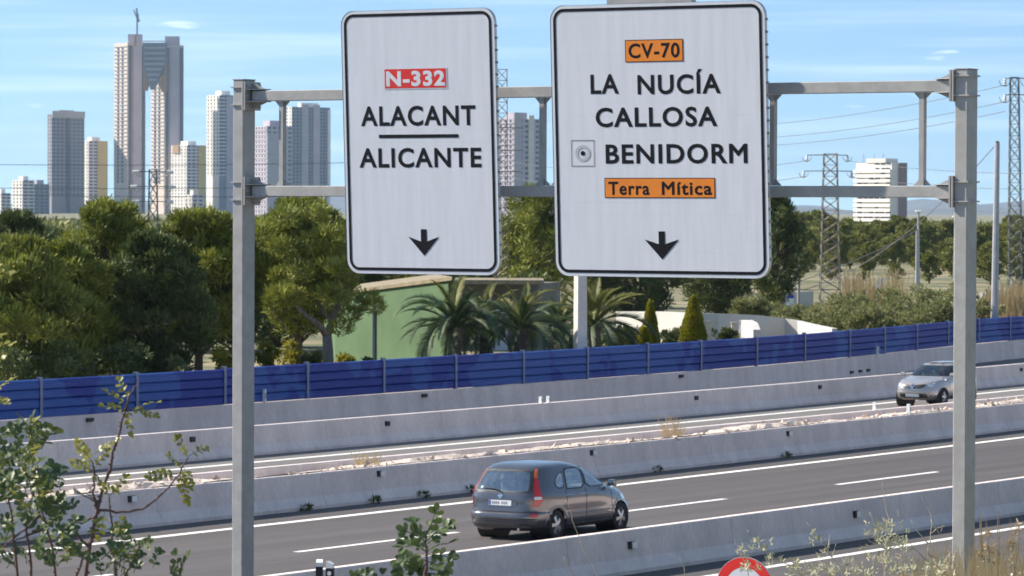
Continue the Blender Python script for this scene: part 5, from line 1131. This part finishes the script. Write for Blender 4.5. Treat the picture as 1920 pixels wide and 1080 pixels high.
for f in range(15):
    z = H_ - (f + 1) * fh
    if z < 2: break
    if f > 0: bo = inst('balcony', bme_, t, (0, 0, z))
    for q in (.02, .17, .33, .5, .66, .82):
        if rng.random() < .62: wo_ = inst('window', wme_, t, dl * wl * (q + rng.uniform(0, .03)) + Vector((0, 0, z + fh * .64)))
mb = MB(); mb.prism([O + dl * 3 + dr * 6 + Vector((0, 0, H_)), O + dl * 3 + dr * (wr - 8) + Vector((0, 0, H_)), O + dl * (wl - 6) + dr * (wr - 8) + Vector((0, 0, H_)), O + dl * (wl - 6) + dr * 6 + Vector((0, 0, H_))], (0, 0, 1.6)); mb.fixed().build('roof_house', M['f_cream'], t)
for q in (.35, .6, .9): mb = MB(); c_ = O + dl * wl * q + dr * 2 + Vector((0, 0, H_)); mb.tube([c_, c_ + Vector((0, 0, 3.5))], .15, 4); mb.build('antenna', M['pole_grey'], t)

# ------------------------------------------------------------------ hills, far wood, air
M['hill'] = mat('hill_scrub', (.07, .075, .07), .95, c2=(.11, .105, .10), var=.1, vscale=.002, coords='World')
def hills(Y, prof, seed, depth):
    rng = np.random.RandomState(seed); mb = MB(); xs = np.arange(-600, 2600, 14); X = [p[0] for p in prof]; Yv = [p[1] for p in prof]; rows = []
    z_ = np.interp(xs, X, Yv); nz = np.convolve(rng.randn(len(xs) + 8), np.ones(5) / 5, 'same')[:len(xs)] * 1.8
    for j in range(7):
        g_ = j / 6; row = []
        for i, x in enumerate(xs):
            p = at(x, z_[i] + nz[i], Y); hgt = max(p.z, 1) * math.sin(min(1, g_ * 2) * math.pi / 2) if g_ <= .5 else max(p.z, 1) * (1 - (g_ - .5) * 1.2); row.append(Vector((p.x, Y + (g_ - .5) * depth + 120 * math.sin(x * .021 + j), hgt * (1 + .06 * rng.randn()) if j not in (0, 3, 6) else (hgt if j else -2))))
        rows.append(row)
    mb.strip(rows); return mb.build('hills', M['hill'], smooth=True)
tag(hills(13000, [(-600, 390), (0, 385), (560, 372), (630, 365), (700, 378), (1000, 388), (1430, 388), (1510, 384), (1570, 398), (1640, 396), (1690, 380), (1730, 372), (1780, 377), (1830, 387), (1880, 379), (1920, 374), (2100, 365), (2600, 380)], 3, 4000), kind='structure')
tag(hills(9000, [(-600, 396), (600, 394), (1400, 396), (1500, 391), (1620, 398), (1700, 393), (1760, 389), (1850, 395), (1920, 391), (2600, 396)], 8, 2500), kind='structure')
rng = np.random.RandomState(77); Q = []
for i in range(1500):
    Yw = rng.uniform(620, 1150); x = rng.uniform(-200, 2120); p = at(x, 420, Yw); h = rng.uniform(1.5, 4.2); Q.append(tufts(rng, (p.x, p.y, h * .55), (3.4, 3.4, h * .5), 46, 1.1, 1.0))
o = bpy.data.objects.new('distant_wood', quads('distant_wood', np.concatenate(Q), M['pine_far'])); link(o); tag(o, 'far-off belt of woodland below the towers and hills', 'wood', kind='stuff')
hz = MB(); hz.box((0, 9000, 149.0), (16000, 19500, 300)); M['haze'] = bpy.data.materials.new('haze'); M['haze'].use_nodes = True; t_ = M['haze'].node_tree; t_.nodes.clear()
pv = t_.nodes.new('ShaderNodeVolumePrincipled'); pv.inputs['Color'].default_value = (.55, .76, 1.0, 1); pv.inputs['Density'].default_value = 4.5e-5; pv.inputs['Anisotropy'].default_value = .3
oo = t_.nodes.new('ShaderNodeOutputMaterial'); t_.links.new(pv.outputs[0], oo.inputs['Volume'])
o = hz.build('haze', M['haze']); tag(o, 'thin bluish haze filling the air over the whole landscape', 'haze', kind='stuff')
# ------------------------------------------------------------------ foreground plants on the bank
def bank_z(p):
    u = p.x * sA + p.y * cA; v = -p.x * cA + p.y * sA - dv(u); return float(np.interp(v, [q[0] for q in prof_b], [q[1] for q in prof_b])) - .05
prof_b = [(-120, 6.2), (-20, 5.1), (0, 4.75), (8, 3.5), (16, 2.0), (22, .85), (24.2, .35), (25.0, .05), (25.4, -.06)]
def leaflet(mbv, mbf, base, d, nrm, L, W, rng):
    """obovate carob leaflet: folded along the midrib, six points a side"""
    d = d.normalized(); s = d.cross(nrm).normalized(); n = s.cross(d).normalized(); b = len(mbv); prof_l = [(0, .06), (.22, .62), (.5, .96), (.75, 1.0), (.93, .62), (1.0, .12)]
    curl = rng.uniform(-.12, .16)
    for t, w_ in prof_l:
        c = base + d * (L * t) + n * (curl * L * t * t)
        for k in (-1, 0, 1): mbv.append(c + s * (k * W / 2 * w_) + n * (abs(k) * W * .16 * w_))
    for i in range(5):
        for k in range(2): q = b + i * 3 + k; mbf.append((q, q + 1, q + 4, q + 3))
def leaf_mesh(seed, m, pairs=4, L=.17, lw=.030, ll=.043):
    rng = random.Random(seed); V = []; F = []; pts = [Vector((L * t, 0, .03 * math.sin(t * 2.2) * L / .17)) for t in np.linspace(0, 1, 7)]
    for i in range(pairs):
        t = .22 + .74 * i / (pairs - 1); p = Vector((L * t, 0, .03 * math.sin(t * 2.2) * L / .17))
        for sg in (1, -1):
            if rng.random() < .08: continue
            d = Vector((.55 + .3 * rng.random(), sg * 1.0, rng.uniform(-.35, .45))); nn = Vector((rng.uniform(-.4, .4), rng.uniform(-.3, .3), 1))
            f = rng.uniform(.8, 1.12); leaflet(V, F, p, d, nn, ll * f, lw * f, rng)
    leaflet(V, F, pts[-1], Vector((1, rng.uniform(-.3, .3), .1)), Vector((0, 0, 1)), ll, lw, rng)
    mb = MB(); mb.add(V, F); mb.tube(pts, [.0022] * 4 + [.0016] * 3, 4); return mb.mesh('leaf', M[m], True)
LV = [leaf_mesh(i, 'carob', 3 + i % 3, .115, .024, .037) for i in range(6)]; LS = [leaf_mesh(40 + i, 'carob', 3, .075, .023, .037) for i in range(5)]; LYG = [leaf_mesh(20 + i, 'carob_young', 4 + i % 2, .13, .022, .032) for i in range(4)]
rngp = random.Random(12)
def place_leaf(par, base, tip, ms, Y, roll=None, jit=.05, sc_=None):
    a = at(base[0], base[1], Y); b = at(tip[0], tip[1], Y + rngp.uniform(-jit, jit)); d = b - a; me = ms[rngp.randrange(len(ms))]
    x = d.normalized(); z0_ = Vector((rngp.uniform(-.6, .6), rngp.uniform(-1.2, -.1), rngp.uniform(.2, 1))); y = z0_.cross(x).normalized(); z = x.cross(y)
    o = bpy.data.objects.new('leaf', me); s_ = sc_ or max(.6, min(1.1, d.length / .135)); Mx = Matrix((x, y, z)).transposed().to_4x4(); Mx.translation = a
    loc = WM[par].inverted() @ Mx @ Matrix.Scale(s_, 4); o.matrix_local = loc; link(o, par); o.matrix_parent_inverse = Matrix.Identity(4); o.matrix_basis = loc
def branch(par, pts, r0, r1, Y, name='branch', m='carob_stem', knobs=True):
    P = [at(p[0], p[1], Y + (p[2] if len(p) > 2 else 0)) for p in pts]
    # smooth the polyline a little and add leaf-scar knobs
    Q = []
    for i in range(len(P) - 1):
        for f in (0, .5): Q.append(P[i].lerp(P[i + 1], f) + Vector((rngp.uniform(-1, 1), 0, rngp.uniform(-1, 1))) * .004)
    Q.append(P[-1]); n = len(Q); mb = MB(); mb.tube(Q, [r0 + (r1 - r0) * i / (n - 1) for i in range(n)], 7)
    if knobs:
        for i in range(n - 1):
            for f in (.2, .6): c_ = Q[i].lerp(Q[i + 1], f); r = (r0 + (r1 - r0) * i / n); d = Vector((rngp.choice((-1, 1)), rngp.uniform(-1, 0), .4)).normalized(); mb.tube([c_, c_ + d * r * 2.0], [r * .8, r * .5], 5)
    return mb.build(name, M[m], par, True)
YC = 12.5
def shrub_root(px, label, Y=YC, name='carob_shrub', cat='shrub'):
    p = at(px, 1080, Y); p.z = bank_z(p); return thing(name, label, cat, p)
# tall bare-branched carob sapling
t = shrub_root(165, 'carob sapling with bare reddish branch and few yellowish leaves at lower left'); g_ = WM[t].translation
def gpt(px): return (px, 540 + (EYE - g_.z) / YC * FPX - 145)
branch(t, [gpt(150), (160, 1100), (168, 1020), (178, 985), (187, 948), (199, 900), (213, 850), (224, 805), (236, 769)], .0075, .0035, YC)
branch(t, [(236, 769), (243, 745), (251, 724)], .004, .0018, YC, knobs=False); branch(t, [(251, 726), (262, 719)], .0018, .0012, YC, 'twig', knobs=False)
branch(t, [(187, 956), (205, 957), (230, 961), (255, 957), (277, 948), (305, 925), (328, 899), (343, 877), (353, 858)], .0045, .0022, YC)
branch(t, [(185, 958), (172, 972), (155, 980), (138, 978)], .004, .002, YC, 'twig'); branch(t, [(178, 952), (175, 925), (176, 900), (175, 884), (170, 862)], .004, .002, YC, 'twig')
branch(t, [(166, 1025), (150, 1010), (138, 995), (128, 985)], .005, .0025, YC, 'twig'); branch(t, [(186, 940), (165, 934), (152, 925), (137, 917)], .0028, .0015, YC, 'twig', knobs=False); branch(t, [(185, 945), (176, 935), (160, 925)], .0025, .0015, YC, 'twig', knobs=False)
branch(t, [(222, 1110), (216, 1060), (211, 1010), (207, 960), (205, 931)], .005, .002, YC, 'twig')
branch(t, [(190, 905), (183, 893), (176, 885)], .003, .0015, YC, 'twig', knobs=False)
for b, e in (((236, 769), (195, 768)), ((238, 762), (205, 745)), ((240, 764), (250, 800)), ((241, 766), (288, 787)), ((243, 752), (234, 735)), ((250, 770), (276, 765)), ((333, 888), (278, 897)), ((337, 884), (355, 935)), ((340, 880), (322, 868)), ((352, 858), (337, 836)), ((354, 855), (368, 849)), ((345, 878), (352, 905)),
             ((175, 884), (144, 872)), ((176, 880), (192, 862)), ((172, 866), (150, 834)), ((178, 850), (207, 839)), ((174, 876), (160, 858)), ((205, 930), (188, 916)), ((206, 930), (224, 912)), ((196, 960), (190, 990)), ((182, 905), (200, 915)), ((207, 990), (226, 1000)), ((212, 1000), (222, 985))):
    place_leaf(t, b, e, LYG, YC)
# dense carob shrub in the lower left corner
t = shrub_root(60, 'dense dark green carob shrub filling the lower left corner', 12.0)
for pts in ([gpt(40), (35, 1090), (25, 1000), (15, 930), (20, 860), (30, 825)], [gpt(60), (60, 1060), (50, 990), (62, 930), (45, 870)], [gpt(90), (105, 1090), (98, 1030), (85, 985), (75, 940), (70, 905)], [gpt(120), (135, 1100), (150, 1060), (165, 1030), (175, 1010)], [gpt(200), (230, 1110), (240, 1070), (255, 1045)], [(75, 965), (55, 985), (20, 1010), (-5, 1040)], [(85, 990), (60, 1000), (30, 1012)], [(70, 955), (95, 935), (115, 925)], [gpt(-30), (-30, 1000), (-15, 900), (0, 840)]):
    branch(t, pts, .005, .0018, 12.0)
for px, py, w_, h_, n in ((25, 860, 52, 45, 30), (20, 905, 60, 45, 22), (75, 950, 50, 40, 20), (85, 1000, 60, 45, 20), (150, 1035, 60, 35, 16), (255, 1050, 45, 25, 14), (15, 985, 35, 45, 14), (40, 1060, 60, 25, 12), (205, 1065, 60, 20, 14), (100, 920, 30, 25, 8), (60, 835, 25, 22, 8)):
    for k in range(int(n * .68)):
        x = px + rngp.uniform(-w_, w_) * .8; y = py + rngp.uniform(-h_, h_) * .9; a = rngp.uniform(-2.6, -.5); L = rngp.uniform(42, 78); place_leaf(t, (x, y), (x + L * math.cos(a) * .8, y + L * math.sin(a) * .55), LV if rngp.random() < .85 else LYG, 12.0 + rngp.uniform(-.35, .35), jit=.12)
# sprig touching the left edge
t = shrub_root(-60, 'carob twigs poking in at the left edge beside the blue fence', 11.5); branch(t, [gpt(-90), (-80, 900), (-60, 760), (-30, 690)], .008, .003, 11.5); branch(t, [(-60, 760), (-30, 745), (0, 735)], .004, .002, 11.5)
for b, e in (((-25, 660), (25, 652)), ((-30, 690), (10, 668)), ((-15, 740), (20, 722)), ((-20, 745), (8, 760)), ((-25, 500), (4, 508)), ((-35, 650), (-5, 640))): place_leaf(t, b, e, LYG, 11.5)
# middle sprigs
t = shrub_root(796, 'small carob sprig in front of the barrier at bottom centre', 12.0); branch(t, [gpt(790), (797, 1085), (800, 1060), (800, 1030), (798, 1008), (800, 995)], .006, .002, 12.0)
for b, e in (((799, 970), (806, 950)), ((798, 985), (760, 968)), ((799, 985), (836, 965)), ((800, 1005), (752, 990)), ((800, 1003), (846, 995)), ((800, 1020), (745, 1030)), ((800, 1022), (842, 1040)), ((800, 1000), (775, 960)), ((801, 1010), (830, 1015)), ((800, 1040), (758, 1052)), ((800, 1045), (835, 1062)), ((798, 980), (782, 962)), ((802, 990), (826, 975)), ((799, 1060), (770, 1080)), ((799, 1065), (836, 1088)), ((799, 995), (772, 1000)), ((799, 1012), (768, 1020)), ((801, 1030), (824, 1050)), ((800, 1072), (790, 1050)), ((799, 975), (815, 958)), ((799, 1030), (770, 1040))): place_leaf(t, (b[0], b[1] + 30), (e[0], e[1] + 30), LS if rngp.random() < .9 else LYG, 12.0 + rngp.uniform(-.06, .06), sc_=rngp.uniform(.8, 1.05))
t = shrub_root(690, 'carob tip just showing at the bottom edge left of the centre sprig', 12.0); branch(t, [gpt(695), (692, 1120), (690, 1104)], .005, .002, 12.0)
for b, e in (((690, 1110), (668, 1088)), ((690, 1110), (712, 1086)), ((690, 1108), (690, 1082)), ((690, 1110), (678, 1084)), ((692, 1110), (725, 1094)), ((690, 1112), (660, 1096))): place_leaf(t, b, e, LV, 12.0)
t = shrub_root(335, 'tiny carob shoot at the bottom edge beside the left gantry post', 12.0); branch(t, [gpt(330), (335, 1100), (338, 1075)], .004, .002, 12.0)
for b, e in (((337, 1085), (322, 1072)), ((338, 1080), (350, 1060)), ((338, 1082), (336, 1060))): place_leaf(t, b, e, LV, 12.0)

# dry weeds, lower right
def weed(label, Y, stems, clusters, leaf='weed_leaf', name='dry_weed', r=.003, size=.015):
    p = at(stems[0][0][0], 1080, Y); p.z = bank_z(p); t = thing(name, label, 'weed', p); pb = 540 + (EYE - p.z) / Y * FPX - 145; mb = MB()
    for s in stems:
        pts = [(s[0][0] + rngp.uniform(-15, 15), pb)] + list(s) if s[0][1] > 1070 else list(s)
        P = [at(x, y, Y) for x, y in pts]; Q = []
        for i in range(len(P) - 1):
            for f in (0, .33, .66): Q.append(P[i].lerp(P[i + 1], f) + Vector((rngp.uniform(-1, 1), rngp.uniform(-1, 1), 0)) * .004)
        Q.append(P[-1]); n = len(Q); mb.tube(Q, [r * (1 - .75 * i / (n - 1)) for i in range(n)], 5)
    mb.build('stem', M['weed_stem'], t, True)
    if clusters:
        rg = np.random.RandomState(int(stems[0][0][0])); Qd = []
        for x, y, w_, h_, n in clusters:
            for k in range(max(3, int(n * .5))):
                c_ = at(x + rg.uniform(-w_, w_), y + rg.uniform(-h_, h_), Y + rg.uniform(-.12, .12)); Qd.append(tufts(rg, tuple(c_), (.010, .010, .012), 7, size, 1.0, .5, .2))
        V = np.concatenate(Qd); inv = WM[t].inverted(); V = V - np.array(inv.inverted().translation); o = bpy.data.objects.new('foliage', quads('foliage', V, M[leaf])); link(o, t); o['kind'] = 'stuff'
    return t
YW_ = 15.0
weed('pale leafy weed stem in front of the round red sign', YW_, [[(1405, 1090), (1398, 1055), (1386, 1030), (1378, 1010)], [(1398, 1058), (1410, 1070)]], [(1388, 1040, 14, 10, 9), (1398, 1060, 10, 12, 8), (1410, 1072, 14, 10, 9)])
weed('pale weed leaning left just right of the round red sign', YW_, [[(1510, 1090), (1488, 1062), (1452, 1049), (1424, 1017), (1401, 994)], [(1452, 1049), (1470, 1040)]], [(1428, 1020, 16, 12, 16), (1447, 1046, 10, 12, 9), (1480, 1060, 20, 10, 8)])
weed('thin weed with one small leaf cluster left of the tallest weed', YW_, [[(1590, 1095), (1576, 1068), (1552, 1031), (1530, 1006), (1513, 980)], [(1552, 1031), (1556, 1000)], [(1560, 1045), (1568, 1018)]], [(1532, 1010, 9, 12, 10), (1545, 1035, 10, 8, 6), (1500, 1065, 14, 14, 16), (1530, 1072, 26, 10, 18)])
weed('tallest pale weed with a bushy grey-green head left of the right gantry post', YW_, [[(1658, 1090), (1661, 1017), (1665, 971), (1660, 935), (1654, 904)], [(1661, 1017), (1645, 990), (1630, 960)], [(1662, 1010), (1690, 990), (1683, 957)], [(1660, 1030), (1630, 1015), (1618, 1000)], [(1662, 1035), (1700, 1010)]], [(1665, 1000, 38, 20, 60), (1640, 1010, 22, 14, 18), (1662, 1060, 40, 22, 40), (1680, 1030, 24, 20, 18)])
weed('leafless twiggy dry weed between the tallest weed and the right gantry post', YW_, [[(1735, 1090), (1740, 1040), (1746, 1000), (1746, 964), (1735, 945), (1729, 932)], [(1746, 975), (1764, 1003), (1768, 985)], [(1742, 1020), (1722, 1000), (1708, 975)], [(1744, 1000), (1760, 990), (1772, 985)], [(1738, 1050), (1715, 1030), (1700, 1010)], [(1740, 1040), (1770, 1050), (1790, 1030)]], None)
weed('low pale leafy weed mass along the bottom edge right of the red sign', 14.0, [[(1560 + 26 * i, 1095), (1556 + 26 * i + rngp.uniform(-12, 12), 1045 + rngp.uniform(-8, 12))] for i in range(7)], [(1520, 1074, 40, 10, 26), (1600, 1070, 40, 14, 30), (1690, 1066, 30, 16, 26), (1760, 1066, 34, 16, 34)])
weed('thin pale bent stem in front of the grey car', 13.0, [[(1130, 1095), (1110, 1060), (1092, 1025), (1075, 975), (1061, 938)]], None, r=.0022)
weed('two short pale stems rising from the bottom edge right of the bent stem', 13.0, [[(1080, 1095), (1068, 1065), (1056, 1045)], [(1078, 1095), (1064, 1060), (1052, 1050)], [(1290, 1095), (1282, 1062), (1275, 1045)]], None, r=.0022)
# dry orange grass at the foot of the right post: uncountable blades
rg = np.random.RandomState(8); V = []
def blade(x, ytop, Y, wd, bend):
    a = at(x, 1120, Y); b = at(x + bend * .5, (1120 + ytop) / 2, Y); c_ = at(x + bend, ytop, Y); a.z -= .2; w_ = Vector((wd, 0, 0))
    V.append([a - w_, a + w_, b + w_ * .8, b - w_ * .8]); V.append([b - w_ * .8, b + w_ * .8, c_ + w_ * .15, c_ - w_ * .15])
for i in range(520):
    x = rg.uniform(1690, 1960); blade(x, rg.uniform(1010, 1085) + (25 if x < 1740 else 0), rg.uniform(15, 19), rg.uniform(.0015, .004), rg.uniform(-30, 30))
for x, y, b_ in ((1840, 930, -4), (1848, 975, -10), (1872, 945, -2), (1858, 968, -10), (1905, 965, -12), (1882, 1000, 8), (1830, 990, -6), (1765, 1010, 12), (1915, 1005, 6), (1895, 985, 15)): 
    for q in range(2): blade(x + q * 3, y + q * 14, 16, .0032, b_)
for x, y in ((1851, 1010), (1905, 1000), (1862, 1040), (1780, 1060), (1893, 1035), (1835, 1050)):
    for k in range(16): c_ = at(x + rg.uniform(-5, 5), y + rg.uniform(-22, 26), 16); Vt = tufts(rg, tuple(c_), (.006,) * 3, 3, .014, 1, .3, .2); V += [list(q) for q in Vt]
o = bpy.data.objects.new('dry_grass', quads('dry_grass', np.array([[tuple(p) for p in q] for q in V]), M['grass_dry'])); link(o); tag(o, 'dry golden grass at the foot of the right gantry post', 'grass', kind='stuff')
# dry tuft growing on the median rubble, weeds at the barrier foot
for px, py, lab in ((1262, 815, 'dry brown weed tuft growing on the median rubble right of the grey car'), (690, 868, 'small dry weed on the median rubble behind the grey car on the left')):
    u = u_at(px, 50.2, .8); c0 = RD(u, 50.2, .78); Vt = []
    for k in range(70): a = c0 + Vector((rg.uniform(-.25, .25), rg.uniform(-.2, .2), 0)); tip = a + Vector((rg.uniform(-.25, .25), rg.uniform(-.2, .2), rg.uniform(.15, .6 if px > 1000 else .3))); w_ = Vector((.008, 0, 0)); Vt.append([tuple(a - w_), tuple(a + w_), tuple(tip + w_ * .4), tuple(tip - w_ * .4)])
    Vt = np.array(Vt) - np.array(c0); o = bpy.data.objects.new('weed_tuft', quads('weed_tuft', Vt, M['grass_dry'])); o.location = c0; link(o); tag(o, lab, 'weed')
for i, px in enumerate((790, 880, 570, 1230, 1470, 700)):
    u = u_at(px, V_MID - .3, .03); c0 = RD(u, V_MID - .34, 0); Vt = tufts(rg, (0, 0, .06), (.12, .22, .08), 70, .08); o = bpy.data.objects.new('weed_tuft', quads('weed_tuft', Vt, M['hedge'])); o.location = c0; link(o); tag(o, 'small dark weed at the foot of the median barrier, %s from the left' % nth((3, 4, 1, 5, 6, 2)[i] - 1), 'weed', 'weeds at the barrier foot')
# white delineators on the far barrier tops
def hito(px, v, z0_, h, lab):
    u = u_at(px, v, z0_); t = thing('barrier_marker', lab, 'marker post', RD(u, v, z0_), head(u)); mb = MB(); mb.prism([(-.05, -.04, 0), (.05, -.04, 0), (.04, .04, 0), (-.04, .04, 0)], (0, 0, h)); mb.build('post', M['white'], t, world=False); mb = MB(); mb.box((.055, -.02, h * .5), (.012, .06, h * .35)); mb.build('reflector', M['pole_grey'], t, world=False)
hito(1014, V_REAR - .02, .77, .2, 'left of the two small white markers on the rear barrier top'); hito(1028, V_REAR - .02, .77, .2, 'right of the two small white markers on the rear barrier top'); hito(496, 72.0, .5, .42, 'small white marker at the foot of the blue fence right of the left post'); hito(1646, vwall(146) - .1, .5, .4, 'small white marker at the foot of the blue fence above the silver car'); hito(1640, V_FARMED, .77, .22, 'small white marker on the far median barrier left of the silver car'); hito(1704, V_MID, .77, .3, 'dark and white marker on the median rubble below the silver car')
